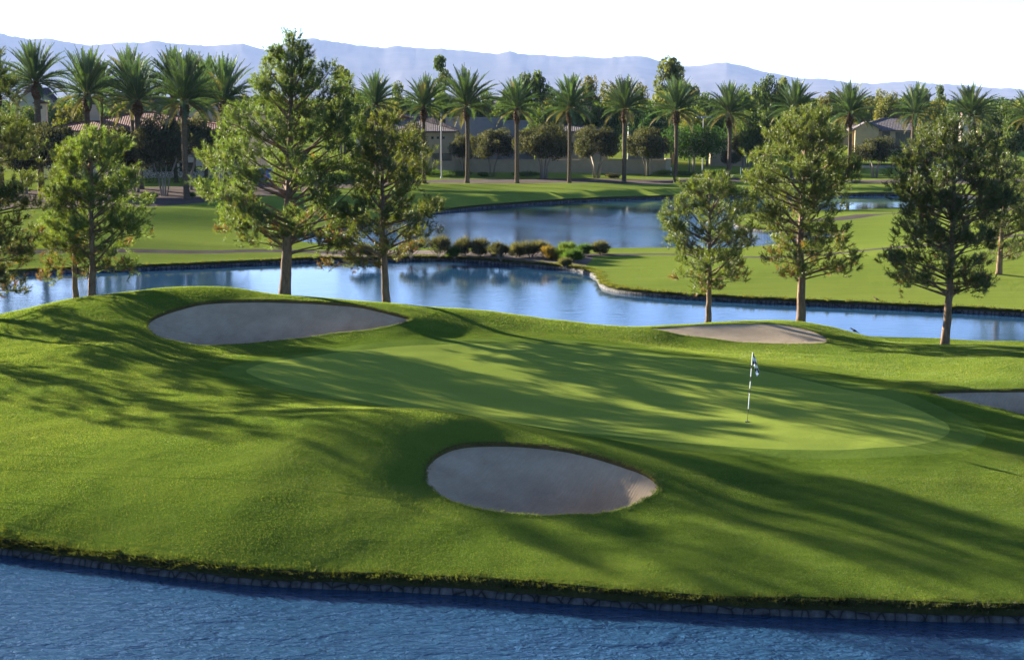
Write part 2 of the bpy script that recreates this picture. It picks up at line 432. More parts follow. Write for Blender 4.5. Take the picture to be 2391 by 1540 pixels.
greenD = [(560, 872, 1.6), (600, 850, 1.6), (700, 835, 1.6), (850, 815, 1.6), (1000, 806, 1.6), (1200, 800, 1.55), (1400, 808, 1.5), (1600, 838, 1.5), (1800, 868, 1.45), (2000, 912, 1.4),
          (2130, 950, 1.35), (2210, 985, 1.3), (2222, 1008, 1.3), (2180, 1032, 1.3), (2080, 1046, 1.3), (1900, 1050, 1.32), (1700, 1043, 1.35), (1500, 1024, 1.38),
          (1300, 1002, 1.42), (1100, 975, 1.48), (900, 945, 1.5), (700, 910, 1.55)]
green = smooth_loop([P(*p) for p in greenD], 2)
gc = green.mean(0)

ctl = []
for b in BUNK: ctl += [tuple(P(*p)) for p in b]
ctl += [tuple(P(*p)) for p in greenD]
ctl += [tuple(P(*p)) for p in [
    # left flank
    (0, 900, 1.45), (0, 1000, 1.3), (0, 1150, 0.9), (0, 1240, 0.55), (250, 1040, 1.45), (250, 1180, 0.95), (480, 1010, 1.75), (300, 900, 1.5), (100, 830, 1.6),
    (300, 800, 1.9), (170, 760, 2.0), (0, 790, 1.5), (290, 745, 2.2), (450, 830, 1.45), (600, 1150, 1.35), (500, 1250, 0.8),
    # ridge left of the front bunker
    (620, 1000, 1.95), (740, 968, 2.2), (840, 960, 2.32), (960, 973, 2.3), (1060, 985, 2.2), (800, 1040, 1.95), (900, 1080, 1.7), (780, 1130, 1.4), (880, 1190, 1.1), (760, 1260, 0.8), (880, 1285, 0.65),
    (1000, 1250, 0.82), (1250, 1235, 0.8), (1300, 1300, 0.62), (1480, 1230, 0.85), (1600, 1180, 1.05), (1640, 1320, 0.68),
    (1700, 1130, 1.12), (1950, 1130, 1.1), (2300, 1130, 1.0), (2000, 1270, 0.8), (2391, 1270, 0.7), (2391, 1040, 1.15), (2391, 1380, 0.5),
    (2050, 825, 1.15), (2150, 860, 1.3), (2250, 880, 1.5), (2391, 875, 1.6), (2391, 840, 1.6), (1000, 770, 1.85), (1200, 770, 1.7), (1600, 800, 1.12), (1520, 790, 1.3), (1700, 830, 1.3), (1950, 850, 1.3)]]
# the crest in front of the water, and the fall to the pond behind it
CREST = [(-150, 775, 67), (0, 735, 67), (80, 716, 67), (150, 701, 67), (260, 686, 66.8), (350, 677, 66.6), (470, 671, 66.5), (560, 676, 66.5), (650, 687, 66.5), (760, 697, 66.5), (860, 702, 66.5),
         (930, 708, 66.4), (1000, 715, 66.2), (1150, 728, 66), (1300, 746, 66), (1400, 757, 66), (1480, 762, 66.6), (1580, 757, 67.2), (1680, 750.5, 67.4), (1760, 747, 67.4), (1850, 750, 67.2), (1940, 764, 66), (2040, 787, 65),
         (2110, 803, 64.5), (2200, 807, 63), (2290, 807, 62), (2391, 812, 61), (2550, 830, 60)]
for x, y, Y in CREST:
    q = PD(x, y, Y); ctl.append(tuple(q)); ctl.append((q.x * 1.04, q.y + 2.6, q.z - 0.62))
for p in densify(np.vstack([isl, isl[:1]]), 4.0): ctl.append((p[0], p[1], 0.42))
_base = tps(ctl, 2e-4)
def h_isl(p):
    p = np.atleast_2d(p)
    n = vnoise(p[:, 0] * 0.45, p[:, 1] * 0.45, 3) - 0.5
    n2 = vnoise(p[:, 0] * 1.3, p[:, 1] * 1.3, 5) - 0.5
    g = np.exp(-(((p - gc) / [13, 9]) ** 2).sum(1))
    return np.maximum(_base(p) + (n * 0.10 + n2 * 0.05) * (1 - 0.8 * g), 0.33)

LIP = 0.15
sand_f = []
for r, b, (doff, ddip, LIP) in zip(rims, BUNK, ((1.4, 0.55, .15), (1.15, 0.55, .15), (0.7, 0.02, .035), (0.8, 0.4, .12))):
    loop = smooth_loop(r, 2)
    c = [(p[0], p[1], h_isl(p[:2])[0] - LIP) for p in loop[::3]]
    ctr = loop.mean(0); yn = loop[:, 1].min(); yf = loop[:, 1].max()
    for p in loop[::4]:
        near = (yf - p[1]) / (yf - yn)
        q = p + (ctr - p) * min(0.5, doff / max(np.linalg.norm(ctr - p), 0.1))
        if b is B_front:
            if p[0] > ctr[0] + 0.42 * (loop[:, 0].max() - ctr[0]):
                q3 = p + (ctr - p) * min(0.5, 0.85 / np.linalg.norm(ctr - p)); c.append((q3[0], q3[1], h_isl(p)[0] - LIP - 0.5)); continue
        if near > 0.55: c.append((q[0], q[1], h_isl(p)[0] - LIP - ddip))
    sand_f.append((loop, tps(c, 1e-4)))

pts = []
for y in np.arange(30, 80, 0.45):
    xs = np.arange(-62, 42, 0.45) + (0.22 if int(y / 0.45) % 2 else 0)
    pts.append(np.column_stack([xs, np.full(len(xs), y)]))
pts = np.vstack(pts) + RNG.uniform(-0.07, 0.07, (sum(map(len, pts)), 2))
vis = (np.abs(pts[:, 0]) < pts[:, 1] * 0.40 + 3) | (RNG.random(len(pts)) < 0.12)
pts = pts[vis]
islD = densify(np.vstack([isl, isl[:1]]), 0.35)[:-1]
greenL = densify(np.vstack([green, green[:1]]), 0.35)[:-1]
g2 = gc + (green - gc) * (1 + 1.1 / np.linalg.norm(green - gc, axis=1))[:, None]
collL = densify(np.vstack([g2, g2[:1]]), 0.35)[:-1]
bunkL = [densify(np.vstack([l, l[:1]]), 0.22)[:-1] for l, _ in sand_f]
keep = inside(isl, pts) & (dist(islD, pts) > 0.2)
pts = pts[keep]
for L in bunkL: pts = pts[dist(L, pts) > 0.16]
for L in (greenL, collL): pts = pts[dist(L, pts) > 0.15]
extra = []
for L in bunkL:
    lo, hi = L.min(0), L.max(0)
    g = np.stack(np.meshgrid(np.arange(lo[0] - 1, hi[0] + 1, 0.25), np.arange(lo[1] - 1, hi[1] + 1, 0.25)), -1).reshape(-1, 2) + RNG.uniform(-0.03, 0.03, (1, 2))
    g = g[(dist(L, g) > 0.14) & (dist(islD, g) > 0.2) & inside(isl, g)]; extra.append(g)
V, F = cdt(np.vstack([pts] + extra), [islD, greenL, collL] + bunkL)
C = V[F].mean(1)
ins = inside(islD, C); zone = np.zeros(len(F), int)
zone[inside(collL, C)] = 1; zone[inside(greenL, C)] = 2
for i, L in enumerate(bunkL): zone[inside(L, C)] = 3 + i
zone[~ins] = -1
tag(submesh('rough_ground', V, F[zone == 0], h_isl, M_rough), 'rolling rough grass of the island around the green', kind='structure')
tag(submesh('green_collar_ground', V, F[zone == 1], h_isl, M_collar), 'collar of slightly longer turf round the putting green', kind='structure')
tag(submesh('putting_green_ground', V, F[zone == 2], h_isl, M_green), 'smooth short mown putting green with the flagstick', kind='structure')
for i, (lab) in enumerate(['large shaded sand bunker below the pines on the left mound', 'oval shaded sand bunker in the foreground near the water',
                           'sunlit sand bunker on the far side behind the flag', 'shaded sand bunker cut by the right edge of the view']):
    tag(submesh('bunker_sand', V, F[zone == 3 + i], sand_f[i][1], M_sand), lab, kind='structure')
    L = bunkL[i]; zt = h_isl(L); zb = sand_f[i][1](L) - 0.05
    n = len(L); vv = np.vstack([np.column_stack([L, zt]), np.column_stack([L, zb])])
    k = np.arange(n); k2 = (k + 1) % n
    tag(mk('bunker_lip_ground', vv, np.stack([k, k2, k2 + n, k + n], 1), M_lip, smooth=True), 'cut turf edge round a sand bunker', kind='structure')
# turf skirt at the shore
def skirt(name, L, hf, closed=True, lab=''):
    zt = hf(L); n = len(L)
    vv = np.vstack([np.column_stack([L, zt]), np.column_stack([L, np.full(n, -0.6)])])
    k = np.arange(n if closed else n - 1); k2 = (k + 1) % n
    return tag(mk(name, vv, np.stack([k, k2, k2 + n, k + n], 1), M_soil, smooth=True), lab, kind='structure')
skirt('island_bank_ground', islD, h_isl, True, 'dark cut turf edge of the island')

def shore_wall(name, L, label, closed, offs, top, seed, width=0.16):
    """low wall of rough stones standing in the water along a bank"""
    L = np.asarray(L); n = len(L)
    d = np.roll(L, -1, 0) - np.roll(L, 1, 0)
    if not closed: d[0] = L[1] - L[0]; d[-1] = L[-1] - L[-2]
    nr = np.column_stack([d[:, 1], -d[:, 0]]); nr /= np.linalg.norm(nr, axis=1)[:, None] + 1e-9
    rg = np.random.default_rng(seed)
    s = np.arange(n)
    jz = top + 0.035 * (vnoise(s * 0.9, s * 0.0, seed) - 0.5) + rg.uniform(-0.012, 0.012, n)
    jo = offs + 0.05 * (vnoise(s * 0.7, s * 0.0 + 4, seed) - 0.5) + rg.uniform(-0.012, 0.012, n)
    a = L + nr * 0.0; b = L + nr * jo[:, None]; c = L + nr * (jo + 0.05)[:, None]
    rows = [np.column_stack([a, jz + 0.01]), np.column_stack([b, jz]), np.column_stack([c, np.full(n, 0.02)]), np.column_stack([c, np.full(n, -0.7)])]
    vv = np.vstack(rows); k = np.arange(n if closed else n - 1); k2 = (k + 1) % n
    ff = np.vstack([np.stack([k + r * n, k + (r + 1) * n, k2 + (r + 1) * n, k2 + r * n], 1) for r in range(3)])
    return tag(mk(name, vv, ff, M_rock), label, 'wall')
# orientation: island loop runs along the front left to right (counter-clockwise), outward normal = (dy, -dx)
shore_wall('stone_edging', islD, 'low grey stone edging in the water under the turf of the near island', True, 0.06, 0.125, 11)

# ------------------------------------------------------------------ the far land
s1D = [(-1400, 655), (-700, 652), (-200, 648), (0, 643), (150, 636), (330, 630), (500, 622), (660, 615), (740, 610), (800, 612), (900, 610), (1000, 607), (1100, 612), (1200, 619), (1300, 628),
       (1345, 632), (1380, 641), (1398, 652), (1402, 664), (1412, 675), (1440, 683), (1500, 690), (1600, 698), (1750, 706), (1900, 713), (2100, 722), (2250, 730), (2391, 738), (2700, 752), (3300, 775), (4200, 800)]
s1 = smooth_loop(W2([(x, y, 0) for x, y in s1D]), 2, closed=False)
s2D = [(600, 561), (660, 570), (740, 578), (850, 586), (1000, 588), (1200, 590), (1430, 590), (1560, 588), (1700, 590), (1800, 582), (1900, 570), (1960, 557), (1985, 549), (1940, 545),
       (1850, 545), (1770, 541), (1720, 532), (1712, 520), (1730, 508), (1790, 502), (1900, 499), (2000, 498), (2090, 492), (2200, 496), (2350, 490), (2420, 470), (2200, 456), (2080, 457), (1830, 458), (1600, 462), (1500, 465),
       (1400, 468), (1300, 473), (1200, 480), (1100, 488), (1030, 496), (950, 508), (860, 525), (760, 545), (660, 556)]
s2 = smooth_loop(W2([(x, y, 0) for x, y in s2D]), 2)[::-1]
s3D = [(1930, 388), (1960, 384), (2120, 384), (2330, 386), (2480, 388), (2560, 391), (2480, 395), (2330, 394), (2110, 391), (2060, 395), (1990, 396)]
s3 = smooth_loop(W2([(x, y, 0) for x, y in s3D]), 1)
s1d = densify(s1, 0.7); s2d = densify(np.vstack([s2, s2[:1]]), 0.9)[:-1]; s3d = densify(np.vstack([s3, s3[:1]]), 3)[:-1]

MOUNDS = [(P(450, 498, 1.5), 14, 4, 1.0), (P(2390, 352, 1.5), 16, 10, 1.6), (P(2180, 350, 1.5), 30, 8, 0.8), (P(60, 560, 1.0), 9, 7, 0.6)]
def h_far(p):
    p = np.atleast_2d(np.asarray(p, float))
    z = 0.36 + 0.84 * sstep(np.minimum(dist(s1d[::3], p, False), dist(s2d[::3], p)), 0.0, 20.0)
    farside = s2d[(s2d[:, 1] > 150)]
    near2 = (p[:, 1] > 150) & (p[:, 1] < 215)
    if near2.any():
        dd = dist(farside[::2], p[near2], False); z[near2] = np.maximum(z[near2], .36 + .72 * sstep(dd, -.3, 2.0) * sstep(p[near2, 1], 150, 160))
    d3 = dist(s3d, p); z = np.where(d3 < 70, np.minimum(z, 0.15 + 1.05 * sstep(d3, 0, 70)), z)
    n = vnoise(p[:, 0] * 0.11, p[:, 1] * 0.11, 9) - 0.5
    z = z + n * 0.35 * sstep(z, 0.4, 1.0)
    for c, sx, sy, a in MOUNDS:
        z = z + a * np.exp(-((p[:, 0] - c.x) / sx) ** 2 - ((p[:, 1] - c.y) / sy) ** 2)
    return np.where(p[:, 1] > 900, z - 0.0, z)
def zf(x, y): return float(h_far(np.array([[x, y]]))[0])
def onland(xD, yD, z=1.2):       # point of the far land under a survey reading
    for _ in range(4):
        q = P(xD, yD, z); z = zf(q.x, q.y)
    return P(xD, yD, z)

def strip(pts, w):
    p = smooth_loop(pts, 2, closed=False); d = np.gradient(p, axis=0)
    n = np.column_stack([-d[:, 1], d[:, 0]]); n /= np.linalg.norm(n, axis=1)[:, None]
    return np.vstack([p + n * w / 2, (p - n * w / 2)[::-1]])
path1 = strip(W2([(-300, 592, .9), (0, 586, .9), (330, 578, .9), (480, 577, .9), (600, 578, .7), (740, 586, .45), (860, 593, .42), (1000, 595, .4), (1200, 596, .4), (1330, 597, .42), (1440, 597, .45), (1560, 597, .5), (1700, 600, .7), (1800, 597, .8), (1920, 590, .9), (2020, 582, .9), (2070, 576, 1), (2200, 562, 1), (2391, 548, 1), (2700, 530, 1)]), 1.5)
path2 = strip(W2([(x, y, 1.0) for x, y in [(1790, 508), (1850, 503), (1960, 502), (2060, 494), (2160, 487), (2300, 478), (2500, 470)]]), 2.4)
gravel = smooth_loop(W2([(x, y, 0.4) for x, y in [(735, 603), (760, 586), (860, 584), (1000, 585), (1200, 586), (1340, 588), (1390, 600), (1368, 618), (1352, 634), (1345, 650), (1000, 640), (735, 640)]]), 1)
road = smooth_loop(W2([(x, y, 1.2) for x, y in [(985, 430), (1200, 427), (1500, 425), (1800, 424), (2100, 424), (2600, 424), (2600, 414), (2100, 416), (1800, 415), (1500, 416), (1200, 416), (985, 418)]]), 1)
drive = smooth_loop(W2([(x, y, 1.2) for x, y in [(-500, 500), (-200, 490), (100, 485), (340, 482), (430, 476), (500, 470), (620, 455), (800, 440), (990, 430), (985, 418), (700, 420), (500, 432), (340, 440), (0, 446), (-500, 450)]]), 1)
rows = [70.0]
while rows[-1] < 15800: rows.append(rows[-1] * (1.02 if rows[-1] < 300 else 1.12))
fp = []
for y in rows:
    w = 0.62 * y + 25; st = max(1.6, y * 0.018) if y < 300 else y * 0.07
    xs = np.arange(-w, w, st); fp.append(np.column_stack([xs, np.full(len(xs), y) + RNG.uniform(-0.2, 0.2, len(xs)) * st * 0.5]))
fp = np.vstack(fp)
outer = np.vstack([s1d, [(240, 90), (12000, 3000), (12000, 16000), (-12000, 16000), (-12000, 3000), (-240, 110)]])
fp = fp[inside(outer, fp) & ~inside(s2d, fp) & ~inside(s3d, fp)]
for L, c in ((s1d, False), (s2d, True), (s3d, True)): fp = fp[dist(L, fp, c) > 0.35]
ring = []
for L, c in ((s1d, False), (s2d, True)):     # rings of points just inside the bank so that its profile is smooth
    for off in (1.0, 2.4):
        d = np.gradient(L, axis=0); n = np.column_stack([-d[:, 1], d[:, 0]]); n /= np.linalg.norm(n, axis=1)[:, None]
        q = (L + n * off)[::3]; ring.append(q[(dist(L, q, c) > off * 0.8)])
ring = np.vstack(ring); ring = ring[inside(outer, ring) & ~inside(s2d, ring) & ~inside(s3d, ring)]
zones = [('cart_path', path1, M_path), ('cart_path', path2, M_path), ('gravel_bank_ground', gravel, M_gravel), ('road', road, M_road), ('road', drive, M_road)]
V2, F2 = cdt(np.vstack([fp, ring]), [outer, s2d, s3d] + [densify(np.vstack([z[1], z[1][:1]]), 1.5)[:-1] for z in zones])
C2 = V2[F2].mean(1)
zn = np.zeros(len(F2), int)
for i in (2, 0, 1, 3, 4): zn[inside(zones[i][1], C2)] = i + 1
zn[~inside(outer, C2) | inside(s2d, C2) | inside(s3d, C2)] = -1
tag(submesh('ground', V2, F2[zn == 0], h_far, M_fair), 'fairway grass and flat land beyond the ponds', kind='structure')
for i, lab in enumerate(['cart path crossing the isthmus between the two ponds', 'cart path along the far grass peninsula', 'gravel bank planted with shrubs', 'gravel road below the olive trees', 'paved drive on the left among the trees']):
    if (zn == i + 1).any(): tag(submesh(zones[i][0], V2, F2[zn == i + 1], h_far, zones[i][2]), lab, kind='structure')
skirt('far_bank_ground', s1d, h_far, False, 'cut turf edge of the far bank')
skirt('far_bank_ground', s2d, h_far, True, 'cut turf edge round the second pond')
skirt('far_bank_ground', s3d, h_far, True, 'cut turf edge round the small pond by the house')
shore_wall('stone_edging', s1d, 'low stone edging along the far bank of the middle pond', False, 0.08, 0.16, 21)
shore_wall('stone_edging', s2d[::1], 'low stone edging round the second pond in front of the palms', True, 0.08, 0.16, 23)

# water: one sheet
tag(mk('water', [(-400, -60, 0), (400, -60, 0), (400, 420, 0), (-400, 420, 0)], [(0, 1, 2, 3)], M_water), 'rippled blue pond water', kind='structure')
tag(mk('pond_bed_ground', [(-420, -80, -0.9), (420, -80, -0.9), (420, 440, -0.9), (-420, 440, -0.9)], [(0, 1, 2, 3)], M_soil), 'pond bed', kind='structure')

# ------------------------------------------------------------------ mountains
sky = [(-900, 70), (-500, 95), (-250, 75), (0, 80), (30, 81), (60, 87), (100, 95), (150, 93), (200, 104), (240, 109), (280, 105), (320, 102), (360, 103), (385, 98), (420, 103), (470, 107), (500, 110), (560, 107), (585, 105), (615, 114), (645, 121),
       (680, 106), (715, 95), (745, 93), (780, 100), (840, 108), (880, 112), (900, 115), (940, 110), (970, 114), (1060, 118), (1130, 125), (1165, 130), (1190, 120), (1210, 128), (1260, 131), (1300, 134), (1350, 135),
       (1400, 137), (1470, 133), (1510, 137), (1540, 148), (1565, 158), (1610, 157), (1650, 150), (1680, 148), (1720, 155), (1760, 167), (1820, 179), (1870, 186), (1900, 184), (1950, 192), (2010, 196), (2060, 193),
       (2110, 190), (2160, 197), (2230, 200), (2290, 206), (2340, 207), (2391, 214), (2700, 205), (3300, 215)]
sx = np.array([s[0] for s in sky], float); sy = np.array([s[1] for s in sky], float)
nx, ny = 620, 46
xd = np.linspace(-900, 3300, nx); prof = np.interp(xd, sx, sy)
ker = np.hanning(15); ker /= ker.sum()
psm = np.convolve(np.pad(prof, 7, mode='edge'), ker, mode='valid')
jag = (vnoise(xd * 0.11, xd * 0, 31) - 0.5) * 2.6 + (vnoise(xd * 0.3, xd * 0, 32) - 0.5) * 1.2 + prof - psm
mv = []
for j in range(ny):
    t = j / (ny - 1); Yd = 9300 + t * 5600; ridge = 0.62
    for i in range(nx):
        u = (xd[i] - CX) / FPX
        elev = (233.5 - psm[i]) / FPX                      # slope of the skyline ray
        X = u * Yd * 1.012
        k = min(t / ridge, 1.0) if t <= ridge else 1 - (t - ridge) / (1 - ridge) * 0.6
        a = xd[i]
        mv.append((X, Yd, a, k, elev, t, jag[i]))
mv = np.array(mv); X, Yd, a, k, elev, t, jg = mv.T
rid = 0
for f_, am, sd in ((1 / 95., 1.0, 41), (1 / 40., 0.5, 42), (1 / 17., 0.22, 43)):
    rid = rid + am * (1 - np.abs(2 * vnoise(a * f_ + t * 2.1 * f_ * 60, t * 7 * (0.7 + f_ * 30), sd) - 1))
rid = rid / 1.72
kk = np.clip(k, 0, 1)
hh = (elev * Yd + H) * np.where(t <= 0.62, kk ** 0.85 * (0.62 + 0.38 * kk) * (1 - (1 - kk) * 0.5 * (1 - rid)), kk)
hh = np.where(t < 0.001, -5, hh - jg / FPX * Yd * np.clip(k, 0, 1) ** 7)
I = np.arange(nx * ny).reshape(ny, nx)
mf = np.stack([I[:-1, :-1], I[:-1, 1:], I[1:, 1:], I[1:, :-1]], -1).reshape(-1, 4)
M_mtn = simple('mountain_desert', (0.055, 0.05, 0.05), (0.11, 0.095, 0.088), scale=0.0016, rough=1.0, bump=0.0, spec=0.0)
tag(mk('mountains', np.column_stack([X, Yd, hh]), mf, M_mtn, smooth=True), 'hazy blue desert mountain range on the horizon', kind='structure')

# ------------------------------------------------------------------ trees
def unit(v): return v / (np.linalg.norm(v, axis=-1, keepdims=True) + 1e-9)

def blades(pos, dirs, length, width, rg):
    """thin triangles from pos along dirs"""
    n = len(pos); side = unit(np.cross(dirs, rg.normal(size=(n, 3))))
    w = side * (np.asarray(width).reshape(-1, 1) if hasattr(width, '__len__') else width) * 0.5
    L = np.asarray(length).reshape(-1, 1) if hasattr(length, '__len__') else length
    v = np.stack([pos - w, pos + w, pos + dirs * L], 1).reshape(-1, 3)
    return v, np.arange(3 * n).reshape(-1, 3)

def pine(label, base, trunkD, prof, seed, diaD, dens=1.0, green=(0.056, 0.082, 0.018), brown=0.12, group='tall pines along the island', up=0.5, gaps=0.4, puffs=()):
    rg = np.random.default_rng(seed); rnd = random.Random(seed)
    Y = base.y; ppm = FPX / Y * 0.995
    root = empty('pine_tree', base, label, 'tree', group)
    tr = [PD(x, y, Y) - base for x, y in trunkD]; tr[0] = Vector((tr[0].x, 0, -0.4))
    ys = np.array([p[0] for p in prof], float); xl = np.array([p[1] for p in prof], float); xr = np.array([p[2] for p in prof], float)
    zs = np.array([PD(CX, y, Y).z - base.z for y in ys]); order = np.argsort(zs)
    xlw = np.array([PD(x, y, Y).x - base.x for x, y in zip(xl, ys)]); xrw = np.array([PD(x, y, Y).x - base.x for x, y in zip(xr, ys)])
    zs, xlw, xrw = zs[order], xlw[order], xrw[order]
    zt = np.array([p.z for p in tr]); xt = np.array([p.x for p in tr]); yt = np.array([p.y for p in tr])
    for i in range(1, len(tr)): yt[i] += rnd.uniform(-0.15, 0.15)
    ztop = zs[-1]; zlow = zs[0]
    mb = MB()
    hh = np.linspace(-0.4, ztop - 0.2, 26)
    dia = diaD / ppm
    rad = [max(0.02, dia / 2 * (1 - 0.97 * max(0, z) / ztop) ** 0.8 * (1.0 + 0.15 * math.exp(-max(0, z) * 2.2))) for z in hh]
    def tx(z): return np.interp(z, zt, xt), np.interp(z, zt, yt)
    mb.tube([(tx(z)[0] + rnd.uniform(-0.02, 0.02), tx(z)[1], z) for z in hh], rad, 10)
    sp, sd, sl, sb = [], [], [], []          # shoots: position, direction, length, browning
    z = zlow + 0.05 * (ztop - zlow)
    crown_h = ztop - zlow
    nwh = int(crown_h / 0.29 * (0.6 + 0.4 * dens))
    for w in range(nwh):
        tipz0 = zlow + crown_h * (w + 0.5) / nwh
        nb = rnd.choice([3, 4, 4, 5])
        az0 = rnd.uniform(0, 6.283)
        for b in range(nb):
            az = az0 + b * 6.283 / nb + rnd.uniform(-0.4, 0.4)
            tipz = min(ztop - 0.1, max(zlow, tipz0 + rnd.uniform(-0.35, 0.35)))
            cx_, cy_ = tx(max(0.3, tipz - 0.3))
            rr = np.interp(tipz, zs, xrw) - cx_; rl = cx_ - np.interp(tipz, zs, xlw)
            ca = math.cos(az); mean = max(0.15, (max(rr, 0.1) + max(rl, 0.1)) / 2)
            rx = rr if ca >= 0 else rl
            r = abs(ca) ** 1.5 * rx + (1 - abs(ca) ** 1.5) * mean * 0.9
            if r < 0.12: r = 0.12
            fill = rnd.random()
            r *= 0.98 if fill < 0.5 else (0.6 + 0.35 * rnd.random() if fill < 0.8 else 0.3 + 0.3 * rnd.random())
            if rnd.random() < gaps * 0.5: continue
            rel = (tipz - zlow) / crown_h
            el = R(6 + 44 * rel * up * 2 + rnd.uniform(-9, 9))
            sz = tipz - r * math.tan(el) * 0.8
            if rel > 0.2: sz = max(sz, zlow + 0.1)
            sz = max(sz, zlow - 0.3)
            sx_, sy_ = tx(sz)
            A = np.array([sx_, sy_, sz]); B = np.array([cx_ + math.cos(az) * r, cy_ + math.sin(az) * r, tipz])
            L = np.linalg.norm(B - A)
            mid = (A + B) / 2 + np.array([0, 0, -0.06 * L if rel > .35 else 0.05 * L]) + rg.normal(0, 0.05 * L, 3)
            tt = np.linspace(0, 1, 6)[:, None]
            cur = (1 - tt) ** 2 * A + 2 * tt * (1 - tt) * mid + tt ** 2 * B
            br = max(0.012, min(dia * 0.2, 0.014 * L + 0.010))
            if L > 0.5: mb.tube(cur, list(np.linspace(br, 0.007, 6)), 5, cap=False)
            # twigs and shoots
            ns = max(4, int(L * 5.6 * dens))
            for k in range(ns):
                u = rnd.uniform(0.36, 1.0) ** 0.8
                q = (1 - u) ** 2 * A + 2 * u * (1 - u) * mid + u ** 2 * B
                if rnd.random() < 0.12 * gaps: continue
                bd = unit(B - A)
                td = unit(bd * 0.55 + rg.normal(0, 0.62, 3) + np.array([0, 0, 0.15]))
                tl = rnd.uniform(0.12, 0.42) * min(1.0, 0.4 + L * 0.25)
                e = q + td * tl
                if tl > 0.18: mb.tube([q, e], [0.008, 0.005], 3, cap=False)
                for c in range(rnd.choice([2, 2, 3])):
                    d2 = unit(td * 0.45 + bd * 0.25 + np.array([0, 0, 0.7]) + rg.normal(0, 0.4, 3))
                    sp.append(e + rg.normal(0, 0.04, 3)); sd.append(d2); sl.append(rnd.uniform(0.26, 0.52))
                    sb.append((rel < 0.28) * (0.28 - rel) * 2.2 + (u < 0.55) * 0.04)
    for (px_, py_, pr) in puffs:
        yo = rnd.uniform(-1, 1) * pr / ppm * 1.1
        c_ = PD(px_, py_, Y) - base; c_ = np.array([c_.x, yo, c_.z]); r_ = pr / ppm
        sz = max(c_[2] - abs(c_[0] - tx(c_[2])[0]) * .75 - r_ * .5 - .3, zlow); s0 = np.array([*tx(sz), sz])
        mid = (s0 + c_) / 2 + rg.normal(0, .08, 3); tt = np.linspace(0, 1, 7)[:, None]
        cur = (1 - tt) ** 2 * s0 + 2 * tt * (1 - tt) * mid + tt ** 2 * c_
        mb.tube(cur, list(np.linspace(min(dia * .22, .07), .012, 7)), 6, cap=False)
        for k in range(int(22 + 62 * r_ * r_)):
            dd_ = unit(rg.normal(size=3)); q = c_ + dd_ * r_ * rg.uniform(.25, 1.0) * [1, 1, .85]
            sp.append(q); sd.append(unit(dd_ * .6 + [0, 0, .6] + rg.normal(0, .35, 3))); sl.append(rnd.uniform(.25, .42)); sb.append(0)
            if k % 6 == 0: mb.tube([c_ + (q - c_) * .1, q], [.012, .006], 3, cap=False)
    # leader
    for k in range(10):
        zz = ztop - rnd.uniform(0, 0.9); x_, y_ = tx(zz)
        sp.append(np.array([x_, y_, zz])); sd.append(unit(np.array([rnd.uniform(-.5, .5), rnd.uniform(-.5, .5), 1.0]))); sl.append(0.4); sb.append(0)
    mb.build('trunk', M_bark, root, smooth=True)
    sp, sd, sl, sb = np.array(sp), np.array(sd), np.array(sl), np.array(sb)
    NN = 34
    n = len(sp); T = rg.uniform(0.05, 1.0, (n, NN))
    pos = sp[:, None] + sd[:, None] * (sl[:, None] * T)[..., None]
    dv = unit(rg.normal(size=(n, NN, 3)))
    dr = unit(sd[:, None] * 0.75 + dv * 0.85)
    v, f = blades(pos.reshape(-1, 3), dr.reshape(-1, 3), rg.uniform(0.12, 0.21, n * NN), 0.023, rg)
    g = np.array(green) * 1.22
    sv = rg.uniform(0.7, 1.3, (n, 1)) * g
    yel = rg.random((n, 1)) < 0.25
    sv = np.where(yel, sv * np.array([1.25, 1.08, 0.9]), sv)
    br_ = rg.random(n) < np.clip(sb * brown * 3.2, 0, 0.35)
    sv[br_] = np.array([0.13, 0.068, 0.022]) * rg.uniform(0.7, 1.2, (br_.sum(), 1))
    tint = np.repeat(sv, NN * 3, 0)
    mk('crown', v, f, M_need, root, tint=tint)
    return root

def isl_base(xD, Y):
    x = (xD - CX) / FPX * Y
    x = PD(xD, 700, Y).x
    return Vector((x, Y, float(h_isl(np.array([[x, Y]]))[0])))

def crest_base(xD, yD, z):
    Y = np.interp(xD, [0, 1000, 1900, 2210, 2391], [67.4, 67.2, 68.0, 63.6, 62]); return isl_base(xD, Y)
def unused_base(xD, yD, z):     # trunk base at/behind the crest, found by walking down the slope of the view ray
    q = P(xD, yD, z)
    zz = float(h_isl(np.array([[q.x, q.y]]))[0])
    return Vector((q.x, q.y, zz))

